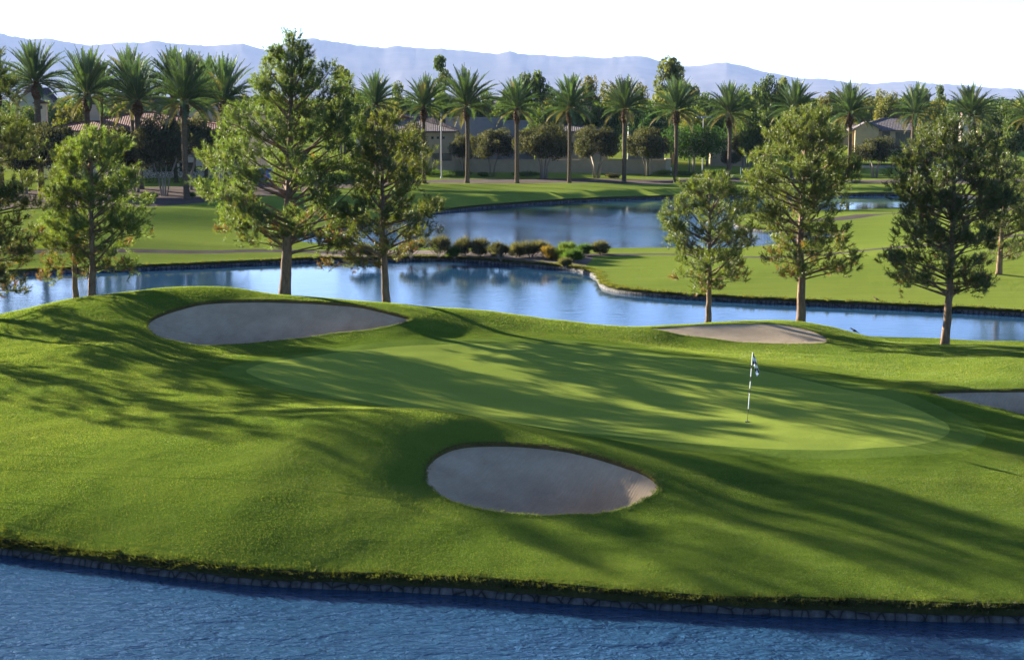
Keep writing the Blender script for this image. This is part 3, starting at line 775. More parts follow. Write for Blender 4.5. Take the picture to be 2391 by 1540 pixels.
pine('tallest pine of the island, wide dark crown with two leaders above the skyline', crest_base(664, 684, 3.0),
     [(664, 684), (669, 600), (673, 500), (676, 400), (678, 300), (680, 200), (684, 95)],
     [(88, 674, 690), (115, 632, 722), (150, 612, 726), (185, 604, 745), (215, 600, 815), (260, 560, 846), (310, 520, 858), (350, 490, 858), (400, 468, 866), (450, 462, 868), (500, 470, 862), (545, 520, 850), (580, 590, 800)],
     101, 27, dens=1.3,
     puffs=[(628, 160, 20), (640, 128, 16), (706, 125, 20), (708, 165, 24), (770, 172, 26), (800, 200, 30), (828, 250, 28), (612, 205, 26), (580, 265, 34), (530, 320, 34), (500, 380, 34), (486, 455, 30), (842, 330, 34), (850, 415, 36), (550, 510, 34), (770, 300, 40), (760, 470, 40), (620, 330, 36)])
pine('young light green pine with brownish lower boughs right of the tallest pine', crest_base(901, 703, 2.7),
     [(903, 703), (899, 640), (893, 560), (894, 480), (892, 380), (893, 290)],
     [(280, 893, 915), (310, 872, 955), (345, 850, 1000), (400, 838, 1012), (450, 815, 1014), (500, 795, 1036), (540, 785, 1030), (575, 740, 1000), (605, 715, 985), (622, 780, 960)],
     102, 19, puffs=[(915, 330, 24), (960, 350, 26), (870, 365, 24), (985, 400, 26), (850, 430, 26), (1010, 480, 24), (930, 420, 28), (820, 500, 24)], dens=1.05, green=(0.072, 0.088, 0.012), brown=0.25)
pine('bushy bright green pine, straight trunk, right one of the left pair', crest_base(213, 688, 3.0),
     [(213, 690), (214, 620), (214, 540), (212, 450), (214, 310)],
     [(302, 205, 250), (325, 172, 282), (360, 142, 296), (420, 128, 335), (480, 125, 346), (540, 140, 346), (590, 165, 335), (630, 185, 310)],
     103, 17, puffs=[(200, 345, 24), (260, 370, 28), (160, 385, 26), (300, 420, 28), (140, 450, 28), (325, 480, 26), (230, 440, 30), (130, 520, 26), (300, 530, 28)], dens=1.1, green=(0.07, 0.102, 0.02), brown=0.2)
pine('slim curved-trunk pine leaning behind its bushier neighbour on the left', crest_base(175, 693, 2.9) + Vector((0, 1.2, -0.1)),
     [(177, 693), (172, 630), (174, 560), (168, 480), (160, 370)],
     [(355, 150, 175), (400, 120, 210), (460, 100, 220), (540, 88, 220), (600, 85, 210), (650, 90, 195)],
     104, 13, dens=1.3, green=(0.065, 0.085, 0.013), brown=0.3)
pine('very dark pine cut by the left edge of the view', isl_base(-75, 66.5),
     [(-75, 735), (-74, 600), (-72, 400), (-72, 50)],
     [(45, -85, -60), (90, -115, -30), (140, -130, 5), (170, -130, 28), (205, -130, 42), (250, -90, 44), (310, -100, 80), (400, -120, 112), (480, -125, 122), (540, -120, 105), (600, -120, 80), (650, -110, 85), (690, -90, 50)],
     105, 24, dens=1.15, green=(0.038, 0.05, 0.010), brown=0.2)
pine('smaller round-headed pine beside the sunlit far bunker', crest_base(1653, 753, 1.9),
     [(1653, 755), (1656, 690), (1658, 600), (1657, 520), (1656, 420)],
     [(410, 1640, 1680), (430, 1595, 1730), (475, 1562, 1770), (520, 1540, 1775), (565, 1552, 1775), (605, 1560, 1765), (645, 1575, 1765), (675, 1600, 1700)],
     106, 14, puffs=[(1640, 440, 20), (1690, 450, 22), (1600, 480, 22), (1740, 490, 22), (1575, 540, 20), (1660, 500, 26), (1750, 560, 20)], dens=1.1, green=(0.06, 0.083, 0.014), brown=0.15)
pine('tall open pine with broad rounded crown behind the sunlit far bunker', crest_base(1870, 751, 1.9),
     [(1870, 753), (1871, 650), (1868, 560), (1876, 470), (1880, 380), (1884, 275)],
     [(265, 1862, 1925), (290, 1815, 1980), (330, 1778, 2000), (380, 1752, 2005), (430, 1745, 2000), (480, 1748, 1975), (530, 1770, 1960), (570, 1790, 2012), (610, 1795, 2022), (645, 1825, 1945)],
     107, 21, puffs=[(1900, 298, 30), (1955, 325, 30), (1830, 318, 28), (1795, 365, 30), (1980, 390, 28), (1775, 430, 28), (1880, 350, 36), (1960, 450, 30), (1800, 500, 26), (1990, 600, 16), (1960, 630, 16)], dens=1.2, green=(0.055, 0.072, 0.013), brown=0.12)
pine('dark spreading pine with sparse drooping low boughs near the right edge', crest_base(2207, 804, 1.3),
     [(2206, 805), (2214, 700), (2222, 600), (2226, 500), (2228, 400), (2226, 295)],
     [(285, 2195, 2255), (310, 2142, 2308), (350, 2112, 2345), (400, 2086, 2368), (450, 2090, 2372), (500, 2105, 2355), (550, 2085, 2325), (590, 2066, 2322), (640, 2066, 2340), (690, 2160, 2335)],
     108, 20, puffs=[(2225, 312, 30), (2285, 325, 30), (2170, 335, 32), (2130, 390, 34), (2330, 385, 34), (2112, 450, 28), (2345, 450, 30), (2280, 420, 38), (2190, 430, 38), (2240, 370, 36), (2150, 520, 26), (2310, 520, 28), (2085, 600, 14), (2110, 655, 14), (2300, 660, 16)], dens=1.2, green=(0.036, 0.05, 0.011), brown=0.1)  # needle green lowered to paint in the shaded side facing the viewer
pine('short-trunked pine across the water at the right edge of the fairway', onland(2332, 638),
     [(2332, 638), (2336, 570), (2345, 480), (2350, 380)],
     [(370, 2335, 2380), (410, 2305, 2420), (470, 2280, 2440), (530, 2285, 2440), (570, 2290, 2430), (608, 2300, 2415)],
     109, 14, dens=1.1, green=(0.05, 0.068, 0.012), brown=0.1, group='tall pines along the ponds')
kb = Vector((-32.0, 65.5, 0)); kb.z = float(h_isl(np.array([[kb.x, kb.y]]))[0])
def offpine(lab, kb, hgt, w, seed):
    def D(dx, z):
        q = kb + Vector((dx, 0, z)); f = q.y * CP - (q.z - H) * SP; u = q.x / f; v = (q.y * SP + (q.z - H) * CP) / f
        return CX + u * FPX, CY - v * FPX
    t = [D(0, 0), D(0.1, hgt * .5), D(0, hgt)]
    pr = []
    for fz, fw in ((1.0, .12), (.9, .5), (.75, .85), (.6, 1), (.45, .95), (.33, .6)):
        a = D(-w * fw, hgt * fz); b = D(w * fw, hgt * fz); pr.append((a[1], a[0], b[0]))
    pine(lab, kb, t, pr, seed, 16, dens=0.65)
offpine('pine standing outside the view on the left, seen only by its shadow', kb, 14.5, 3.0, 110)
kb = Vector((-28.3, 68.0, 0)); kb.z = float(h_isl(np.array([[kb.x, kb.y]]))[0])
offpine('second pine standing outside the view on the left, nearer the dark edge pine', kb, 15.0, 3.3, 111)

# ---- palms
def palm_crown(seed, name='crown'):
    rg = np.random.default_rng(seed); rnd = random.Random(seed)
    vs, fs, tn = [], [], []; off = 0
    nf = 62 + (seed % 3) * 7
    for k in range(nf):
        u = k / nf
        el = R((86 - 62 * u / 0.72 if u < 0.72 else 24 - 40 * (u - 0.72) / 0.28) + rnd.uniform(-6, 6)); az = k * 2.39996 + rnd.uniform(-0.25, 0.25)
        L = rnd.uniform(2.75, 3.35) * (1.0 if u < 0.75 else 0.92)
        m = 12; p = np.array([0.0, 0.0, 0.0]); pts_ = [p]; e = el
        for s in range(m):
            e -= R((0.5 + 3.4 * max(0.0, math.cos(el)) ** 1.3) * (0.3 + 1.5 * s / m))
            p = p + np.array([math.cos(az) * math.cos(e), math.sin(az) * math.cos(e), math.sin(e)]) * L / m
            pts_.append(p)
        c = np.array(pts_); d = unit(np.gradient(c, axis=0))
        side = np.array([-math.sin(az), math.cos(az), 0]); upv = unit(np.cross(d, side) * -1)
        upv = np.where(upv[:, 2:3] < 0, -upv, upv)
        # rachis
        wd = np.linspace(0.035, 0.008, m + 1)[:, None]
        v = np.vstack([c - side * wd, c + side * wd]); n = m + 1
        i = np.arange(m); f = np.vstack([np.stack([i, i + 1, i + 1 + n], 1), np.stack([i, i + 1 + n, i + n], 1)])
        vs.append(v); fs.append(f + off); off += len(v)
        col = np.array([0.05, 0.092, 0.034]) * rnd.uniform(0.75, 1.25)
        if u > 0.93 or rnd.random() < 0.02: col = np.array([0.11, 0.105, 0.045])
        tn.append(np.tile(np.array([0.16, 0.15, 0.06]), (len(v), 1)))
        q = np.linspace(0.14, 0.99, 42)
        for sgn in (-1, 1):
            pos = np.stack([np.interp(q * m, np.arange(n), c[:, j]) for j in range(3)], 1)
            dd = np.stack([np.interp(q * m, np.arange(n), d[:, j]) for j in range(3)], 1)
            uu = np.stack([np.interp(q * m, np.arange(n), upv[:, j]) for j in range(3)], 1)
            ld = unit(dd * 0.75 + side * sgn * 0.62 + uu * 0.34 + rg.normal(0, 0.09, pos.shape))
            ll = 0.46 * np.sin(np.clip(q * 1.1, 0, 1) * math.pi) ** 0.6 + 0.10
            bv = pos; w = unit(dd) * 0.045
            v = np.stack([bv - w, bv + w, bv + ld * ll[:, None]], 1).reshape(-1, 3)
            f = np.arange(len(v)).reshape(-1, 3)
            vs.append(v); fs.append(f + off); off += len(v)
            tn.append(np.tile(col, (len(v), 1)) * np.repeat(rg.uniform(0.85, 1.15, (len(q), 1)), 3, 0))
    me = mk(name, np.vstack(vs), np.vstack(fs), M_frond, tint=np.vstack(tn))
    return me
crowns = [palm_crown(200 + i) for i in range(6)]
for c in crowns: COL.objects.unlink(c)

def palm(label, x, ytop, ytt, Y, diaD, i, group, base=None):
    """x, ytop (tip of crown), ytt (where the crown starts) read from the photograph; Y distance"""
    q = PD(x, ytt, Y); zb = zf(q.x, Y)
    th = q.z - zb; ch = PD(x, ytop, Y).z - q.z
    root = empty('date_palm', (q.x, Y, zb), label, 'palm', group, rz=i * 1.7)
    r = diaD * 0.74 / 2 / (FPX / Y)
    rnd = random.Random(i + 50); mb = MB()
    lean = (rnd.uniform(-0.15, 0.15), rnd.uniform(-0.15, 0.15))
    nst = 26; zz = np.linspace(-0.3, th - 0.9, nst)
    pts_ = [(lean[0] * math.sin(max(0, z) / th * 3.1), lean[1] * math.sin(max(0, z) / th * 3.1), z) for z in zz]
    mb.tube(pts_, [r * (1.0 + 0.25 * math.exp(-max(0, z) * 1.5)) * (1 + (0.05 if k % 2 else -0.03)) for k, z in enumerate(zz)], 10)
    mb.build('trunk', M_pbark, root, smooth=False)
    b = MB(); zb2 = np.linspace(th - 1.75, th + 0.35, 12)
    prof = [1.0, 1.18, 1.4, 1.6, 1.72, 1.78, 1.78, 1.7, 1.55, 1.35, 1.05, 0.7]
    b.tube([(0, 0, z) for z in zb2], [r * a * (1 + (0.06 if k % 2 else -0.05)) for k, a in enumerate(prof)], 11)
    for k in range(46):        # stubs of cut fronds
        a = k * 2.4; z = th - 1.6 + 1.7 * k / 46; rr = r * np.interp(z, zb2, prof)
        d = Vector((math.cos(a), math.sin(a), 0))
        p0 = d * rr * 0.9 + Vector((0, 0, z)); p1 = d * (rr + 0.10) + Vector((0, 0, z + 0.16))
        b.tube([p0, p1], [0.055, 0.03], 4)
    b.build('frond_boots', M_boot, root)
    c = child_copy(crowns[(i * 5 + i // 6) % 6], root); c.location = (0, 0, th + 0.05); s = ch / 3.15
    c.rotation_euler = (R(rnd.uniform(-7, 7)), R(rnd.uniform(-7, 7)), rnd.uniform(0, 6)); s2_ = s * rnd.uniform(.78, .95); c.scale = (s2_, s2_, s); c.name = 'crown'
    return root

GL, GR = 'date palms on the left by the clubhouse drive', 'date palms in a row along the far road'
i = 0
for (x, yt, ytt, Y, dia, lab) in [
    (-8, 128, 215, 176, 17, 'date palm cut by the left edge of the view'),
    (85, 88, 197, 170, 19, 'nearest and tallest date palm on the far left, before a blue-grey house'),
    (203, 106, 225, 174, 17, 'date palm in front of the cream chimney, second whole palm from the left'),
    (233, 130, 212, 190, 12, 'thin-trunked date palm tucked behind the palm at the cream chimney'),
    (303, 103, 203, 189, 11, 'rear palm of the crossing pair above the red roof, slimmer trunk'),
    (321, 128, 240, 172, 19, 'front palm of the crossing pair above the red roof, thick trunk'),
    (404, 106, 200, 188, 12, 'palm with a pale slim trunk left of the thick-trunked roadside palm'),
    (429, 112, 240, 156, 18, 'thick-trunked date palm whose base stands in the drive beside an olive'),
    (476, 118, 240, 190, 11, 'half hidden date palm behind the roof hip, trunk lit on one side'),
    (521, 124, 240, 174, 16, 'date palm nearest the tallest pine on its left side')]:
    palm(lab, x, yt, ytt, Y, dia, i, GL); i += 1
for (x, yt, ytt, Y, dia, lab) in [
    (877, 164, 246, 182, 12, 'date palm above the top of the young pine right of the tallest pine'),
    (989, 170, 252, 184, 12, 'date palm before the hip of the brown-grey tiled roof'),
    (1090, 150, 250, 186, 13, 'date palm with its bare trunk beside the slim grey pole and flat roofed wing'),
    (1207, 176, 257, 187, 13, 'date palm whose trunk passes between the first two olives before the tan wall'),
    (1330, 169, 255, 187, 12, 'date palm between the second and third olives, before the white chimney house'),
    (1459, 172, 258, 188, 13, 'date palm between the third and fourth olives, below pale yellow-green trees'),
    (1579, 176, 262, 192, 12, 'date palm straight below the tall airy eucalyptus'),
    (1703, 186, 268, 196, 12, 'date palm to the right of the tall lamp pole with crossbar'),
    (1853, 181, 262, 200, 11, 'date palm rising out of the round-headed pine behind the far bunker'),
    (1985, 186, 268, 204, 11, 'date palm at the left end of the grey tiled ranch house'),
    (2135, 189, 270, 208, 11, 'date palm standing before the middle of the grey tiled ranch house'),
    (2268, 190, 272, 212, 12, 'date palm beside the small white cupola right of the ranch house'),
    (2404, 196, 275, 212, 12, 'date palm cut by the right edge of the view')]:
    palm(lab, x, yt, ytt, Y, dia, i, GR); i += 1
for c in crowns: bpy.data.objects.remove(c)

# ---- broadleaf trees
def leafy(kind, seed):
    """unit-height trees (crown from z=low to z=1, radius ~wid); returns (trunk mesh, crown mesh)"""
    rg = np.random.default_rng(seed); rnd = random.Random(seed)
    p = dict(dense=dict(low=.12, wid=.55, nc=46, cr=.15, nl=9000, ls=.044, cols=[(.055, .095, .018), (.08, .112, .02), (.04, .065, .013)], stems=1),
             light=dict(low=.2, wid=.5, nc=40, cr=.13, nl=5200, ls=.043, cols=[(.085, .095, .016), (.065, .085, .014), (.10, .10, .022)], stems=2),
             airy=dict(low=.25, wid=.36, nc=26, cr=.095, nl=4600, ls=.034, cols=[(.10, .125, .035), (.12, .14, .04), (.08, .10, .03)], stems=2),
             column=dict(low=.15, wid=.2, nc=24, cr=.09, nl=3200, ls=.037, cols=[(.055, .085, .022), (.075, .105, .025)], stems=1),
             olive=dict(low=.27, wid=.66, nc=40, cr=.17, nl=15000, ls=.034, cols=[(.05, .056, .026), (.066, .07, .034), (.036, .042, .018)], stems=4),
             oak=dict(low=.2, wid=.85, nc=60, cr=.17, nl=9000, ls=.040, cols=[(.028, .07, .014), (.04, .09, .018), (.022, .05, .012)], stems=1))[kind]
    low, wid = p['low'], p['wid']; mb = MB(); cs, rs = [], []
    cz = (1 + low) / 2; hz = (1 - low) / 2
    while len(cs) < p['nc']:
        q = rg.uniform(-1, 1, 3)
        rr = np.linalg.norm(q)
        if rr > 1 or rr < 0.35: continue
        if kind in ('olive', 'oak') and q[2] < -0.75: continue
        wv = 1.0 if q[2] > -0.2 else 0.92
        if kind == 'column': wv = 1.1 - 0.3 * abs(q[2])
        c = np.array([q[0] * (wid - p['cr']) * wv, q[1] * (wid - p['cr']) * wv, cz + q[2] * (hz - p['cr'] * 0.8)])
        cs.append(c); rs.append(p['cr'] * rnd.uniform(0.6, 1.25))
    cs = np.array(cs); rs = np.array(rs)
    for s in range(p['stems']):
        a = s * 6.28 / p['stems'] + rnd.uniform(-.4, .4); sp_ = 0 if p['stems'] == 1 else rnd.uniform(.06, .2) * (1.6 if kind == 'olive' else .7)
        top = np.array([math.cos(a) * sp_, math.sin(a) * sp_, low + 0.16])
        r0 = 0.026 if p['stems'] == 1 else 0.017
        mb.tube([(math.cos(a) * .012 * p['stems'], math.sin(a) * .012 * p['stems'], -0.03), tuple(top * [.45, .45, .5]), tuple(top)], [r0 * 1.25, r0, r0 * .8], 7)
        for c in cs[rg.permutation(len(cs))[:9 if p['stems'] == 1 else 6]]:
            m_ = (top + c) / 2 + rg.normal(0, .02, 3)
            mb.tube([tuple(top), tuple(m_), tuple(c)], [r0 * .5, r0 * .32, r0 * .1], 5, cap=False)
    tm = mb.build('trunk', M_obark, smooth=True); 
    n = p['nl']; k = rg.choice(len(cs), n, p=(rs ** 2) / (rs ** 2).sum())
    d = unit(rg.normal(size=(n, 3))); rad = rs[k] * (rg.uniform(0.25, 1.0, n) ** 0.5)
    pos = cs[k] + d * rad[:, None] * [1.0, 1.0, 0.85]
    nor = unit(d * 0.6 + rg.normal(0, 0.6, (n, 3)) + [0, 0, .15])
    t1 = unit(np.cross(nor, rg.normal(size=(n, 3)))); t2 = np.cross(nor, t1)
    s = p['ls'] * rg.uniform(0.6, 1.3, n)[:, None]
    v = np.stack([pos - t1 * s * .5, pos + t2 * s * .32, pos + t1 * s * .5, pos - t2 * s * .32], 1).reshape(-1, 3)
    cc = np.array(p['cols'])[rg.integers(0, len(p['cols']), len(cs))][k] * rg.uniform(.75, 1.25, (n, 1))
    cm = mk('crown', v, np.arange(4 * n).reshape(-1, 4), M_leaf, tint=np.repeat(cc, 4, 0))
    return tm, cm, p

LIB = {}
for kd, nv in (('dense', 4), ('light', 3), ('airy', 3), ('column', 2), ('olive', 4), ('oak', 1)):
    LIB[kd] = [leafy(kd, 300 + 17 * j + len(kd)) for j in range(nv)]
    for t_, c_, _ in LIB[kd]: COL.objects.unlink(t_); COL.objects.unlink(c_)
treeno = [0]
def tree(kind, name, label, x, ytop, wD, Y, group, ybase=None, cat='tree'):
    if ybase is not None: Y = onland(x, ybase).y
    t_, c_, p = LIB[kind][treeno[0] % len(LIB[kind])]; treeno[0] += 1
    q = PD(x, ytop, Y); zb = zf(q.x, Y) if Y < 800 else 1.2
    hgt = q.z - zb; w = wD / (FPX / Y) / 2 / p['wid'] * 1.28
    root = empty(name, (q.x, Y, zb), label, cat, group, rz=treeno[0] * 2.1)
    for m_ in (t_, c_):
        o = child_copy(m_, root); o.scale = (w, w, hgt * 1.05); o.name = m_.name.split('.')[0]
    return root

OG = 'olive trees along the tan wall'
for (x, yt, w, yb, lab) in [
    (1148, 303, 108, 412, 'grey-green olive tree at the left end of the tan wall, right of the slim pole'),
    (1083, 308, 70, 406, 'pale silvery olive bush-tree behind the trunk of a palm, by the arched wall'),
    (1270, 288, 128, 418, 'wide olive tree with spread pale stems, second along the tan wall'),
    (1394, 290, 122, 415, 'round olive tree with forked pale trunk in the middle of the tan wall'),
    (1513, 300, 112, 412, 'olive tree in front of the blue boxes near the wall end'),
    (1748, 304, 76, 402, 'olive tree on the lawn right of the broad dark tree'),
    (1705, 352, 46, 402, 'low round olive shrub at the foot of a palm on the lawn'),
    (2046, 316, 100, 415, 'multi-stemmed olive tree alone by the road in front of the ranch house'),
    (2165, 326, 100, 417, 'olive tree half hidden behind the dark spreading pine'),
    (940, 282, 125, 430, 'olive tree behind the top of the young pine, before the tiled roof'),
    (862, 330, 90, 432, 'olive tree in the gap between the tallest and the young pine')]:
    tree('olive', 'olive_tree', lab, x, yt, w, 0, OG, ybase=yb)
OG2 = 'dark olive trees along the left drive'
for (x, yt, w, yb, lab) in [
    (377, 266, 118, 458, 'multi-stemmed dark olive tree at the edge of the left drive'),
    (436, 274, 125, 442, 'broad dark olive tree behind the thick palm trunk on the drive'),
    (312, 296, 130, 448, 'dark olive tree between the bushy pine and the multi-stemmed olive'),
    (238, 292, 125, 452, 'olive tree below the red roof behind the bushy pine'),
    (130, 284, 150, 455, 'olive tree under the left chimney with sunlit top'),
    (50, 312, 130, 452, 'olive tree behind the dark pine at the left edge'),
    (508, 298, 105, 440, 'olive tree partly behind the left boughs of the tallest pine')]:
    tree('olive', 'olive_tree', lab, x, yt, w, 0, OG2, ybase=yb)
tree('oak', 'shade_tree', 'broad flat-bottomed dark green shade tree on the lawn beside the lamp pole', 1622, 282, 150, 0, 'trees on the lawn', ybase=408)

BG = 'trees among the far houses'
for (kind, x, yt, w, Y, lab) in [
    ('airy', 1572, 122, 92, 262, 'tall airy eucalyptus with clumped crown, highest of the background trees'),
    ('airy', 798, 158, 70, 250, 'feathery eucalyptus peeping out right of the tallest pine'),
    ('column', 1026, 133, 44, 250, 'slender column-shaped tree with a tufted top left of the tallest row palm'),
    ('column', 925, 188, 40, 255, 'small column tree between the first two row palms'),
    ('dense', 1245, 153, 80, 250, 'dense blue-green tree rising high between two row palms, left of centre'),
    ('light', 1372, 180, 55, 262, 'sunlit tree just right of the palm by the white chimney house'),
    ('light', 1425, 188, 70, 285, 'pale yellow-green tree below the mountain ridge, left of its palm'),
    ('light', 1492, 194, 60, 280, 'pale yellow-green tree right of its palm'),
    ('airy', 1545, 200, 60, 300, 'airy tree at the left foot of the tall eucalyptus'),
    ('dense', 1618, 200, 60, 290, 'blue-green tree at the right foot of the tall eucalyptus'),
    ('dense', 1760, 190, 75, 260, 'dense tree left of the tall dark tree beyond the lamp pole'),
    ('dense', 1805, 176, 80, 265, 'tall dark green tree behind the top of the round-headed pine'),
    ('airy', 1832, 172, 40, 300, 'wispy tree top left of the palm over the round-headed pine'),
    ('dense', 1885, 226, 70, 290, 'low dense tree right of the palm over the round-headed pine'),
    ('light', 1935, 216, 66, 300, 'yellow-green tree left of the palm at the ranch house end'),
    ('light', 2068, 205, 64, 320, 'bright yellow-green tree above the ranch house roof'),
    ('light', 2030, 226, 60, 330, 'yellowish low tree above the left part of the ranch roof'),
    ('dense', 2112, 222, 56, 330, 'mid green tree left of the palm in front of the ranch house'),
    ('airy', 2160, 200, 50, 310, 'airy tree right of the palm in front of the ranch house'),
    ('column', 2200, 194, 28, 320, 'very thin tree with a small tuft, right of the ranch house palm'),
    ('light', 2178, 238, 70, 240, 'pale-trunked light tree before the right wing of the ranch house'),
    ('dense', 2235, 236, 60, 330, 'dark green tree between the ranch house and the white cupola'),
    ('dense', 2340, 236, 95, 250, 'rounded dark green tree left of the twin lamp post'),
    ('dense', 2375, 262, 70, 235, 'dark tree right of the twin lamp post at the edge of the view'),
    ('light', 2300, 262, 60, 300, 'olive-green tree right of the white cupola'),
    ('light', 178, 232, 95, 230, 'yellow-green round tree between the two cream chimneys'),
    ('dense', 130, 226, 60, 280, 'tree behind the left cream chimney'),
    ('dense', 60, 250, 80, 220, 'dark tree under the blue-grey house on the far left'),
    ('light', 285, 228, 60, 240, 'light green tree right of the second chimney'),
    ('dense', 318, 240, 60, 260, 'round green tree behind the crossing palms'),
    ('dense', 395, 236, 50, 270, 'green tree left of the blue gabled house'),
    ('light', 565, 220, 80, 260, 'light green tree left of the tallest pine behind a palm'),
    ('dense', 620, 215, 80, 260, 'dense tree behind the upper left boughs of the tallest pine'),
    ('dense', 845, 214, 60, 270, 'tree between the tallest pine and the first row palm'),
    ('light', 905, 232, 80, 235, 'light green tree under the first row palm'),
    ('dense', 960, 226, 80, 270, 'dense dark tree between the first two row palms, low'),
    ('light', 995, 258, 70, 225, 'yellow-green low tree over the tiled roof ridge'),
    ('dense', 1040, 218, 80, 240, 'leafy tree right of the second row palm'),
    ('dense', 1120, 205, 70, 255, 'leafy tree right of the tallest row palm, behind the flat roof'),
    ('dense', 1165, 232, 90, 262, 'dark dense tree behind the flat roofed wing'),
    ('dense', 1192, 196, 50, 290, 'small tree top left of the fourth row palm against the mountain'),
    ('light', 1300, 218, 90, 235, 'leafy lighter tree left of the white chimney house'),
    ('dense', 1262, 236, 90, 222, 'dark tree above the second olive'),
    ('dense', 1350, 246, 70, 232, 'tree in front of the white chimney house'),
    ('dense', 1412, 232, 80, 230, 'dark olive-green tree right of the white chimney house'),
    ('light', 1475, 236, 80, 260, 'light tree above the grey roofed house'),
    ('oak', 1522, 236, 110, 235, 'bright green rounded tree behind the grey hip roof'),
    ('dense', 1655, 218, 90, 250, 'leafy green tree left of the lit gable behind the lamp pole'),
    ('light', 1612, 250, 80, 225, 'light green tree over the broad shade tree'),
    ('dense', 1738, 216, 80, 232, 'dark leafy tree right of the lit gable'),
    ('dense', 1770, 244, 80, 222, 'dense tree behind the lawn olive'),
    ('dense', 1905, 255, 90, 262, 'dark tree to the left of the ranch house'),
    ('dense', 1850, 262, 80, 235, 'dark low tree behind the round-headed pine'),
    ('dense', 1955, 246, 70, 330, 'mid green tree behind the left gable of the ranch house'),
    ('dense', 2290, 236, 60, 360, 'far dark tree behind the white cupola palm'),
    ('light', 2385, 232, 60, 380, 'far light green tree at the right edge of the view')]:
    tree(kind, 'broadleaf_tree', lab, x, yt, w, Y, BG)
# the far-off wood behind the houses
wood = []
rg = np.random.default_rng(77)
wv, wc = [], []
for j in range(330):
    xD = rg.uniform(-150, 2550); Y = rg.uniform(340, 700); yt = rg.uniform(226, 240) - (Y < 420) * rg.uniform(0, 8)
    q = PD(xD, yt, Y); hgt = q.z - 1.0; rw = rg.uniform(2.5, 5.0); n = 420
    col = [(.045, .08, .022), (.09, .11, .025), (.035, .06, .018)][rg.integers(0, 3)]
    nb = rg.integers(5, 9)
    cc = np.column_stack([rg.normal(0, rw * .5, nb), rg.normal(0, rw * .5, nb), hgt * rg.uniform(.35, .9, nb)])
    d = unit(rg.normal(size=(n, 3))); pos = cc[rg.integers(0, nb, n)] + d * (rg.uniform(.3, 1, n) ** .5 * rw * .55)[:, None]
    pos[:, 2] = np.clip(pos[:, 2], 0.2, hgt)
    nor = unit(d * .6 + rg.normal(0, .6, (n, 3))); t1 = unit(np.cross(nor, rg.normal(size=(n, 3)))); t2 = np.cross(nor, t1)
    s = rg.uniform(.5, 1.1, n)[:, None]; pos = pos + [q.x, Y, 1.0]
    wv.append(np.stack([pos - t1 * s * .5, pos + t2 * s * .4, pos + t1 * s * .5, pos - t2 * s * .4], 1).reshape(-1, 3)); wc.append(np.repeat(np.array(col) * rg.uniform(.75, 1.25, (n, 1)), 4, 0))
wv = np.vstack(wv)
tag(mk('far_woods', wv, np.arange(len(wv)).reshape(-1, 4), M_leaf, tint=np.vstack(wc)), 'far-off band of trees between the houses and the mountains', 'woods', kind='stuff')

# ---- shrubs
def shrub(label, x, yb, wD, hD, seed, kind='grey', group='shrubs on the gravel bank', cat='shrub', name='shrub', Y=None):
    b = onland(x, yb) if Y is None else Vector((PD(x, yb, Y).x, Y, zf(PD(x, yb, Y).x, Y)))
    ppm = FPX / b.y; w = wD / ppm / 2 * 1.3; h = hD / ppm * 1.1; rg = np.random.default_rng(seed)
    root = empty(name, b, label, cat, group)
    cols = dict(grey=[(.085, .085, .045), (.065, .07, .035)], green=[(.05, .095, .02), (.06, .11, .022)], gold=[(.2, .14, .03), (.12, .11, .03)], bright=[(.10, .15, .025), (.08, .13, .02)])[kind]
    mb = MB(); cs = []
    for k in range(9):
        a = rg.uniform(0, 6.28); r = w * rg.uniform(.1, .68)
        c = np.array([math.cos(a) * r, math.sin(a) * r, h * rg.uniform(.1, .66)]); cs.append(c)
        mb.tube([(0.05 * math.cos(a), 0.05 * math.sin(a), -0.1), tuple(c)], [0.03, 0.012], 4, cap=False)
    mb.build('stem', M_obark, root)
    cs = np.array(cs); n = 2200; k = rg.integers(0, 9, n); d = unit(rg.normal(size=(n, 3))); d[:, 2] = np.abs(d[:, 2]) * .95 - .1
    pos = cs[k] + d * (rg.uniform(.2, 1, (n, 1)) ** .5) * [w * .42, w * .42, h * .36]; pos[:, 2] = np.maximum(pos[:, 2], 0.02)
    dr = unit(d + [0, 0, .7] + rg.normal(0, .3, (n, 3)))
    v, f = blades(pos, dr, rg.uniform(.2, .5, n), 0.035, rg)
    cc = np.array(cols)[rg.integers(0, 2, 9)][k] * rg.uniform(.7, 1.25, (n, 1))
    mk('foliage', v, f, M_leaf, root, tint=np.repeat(cc, 3, 0))
    return root
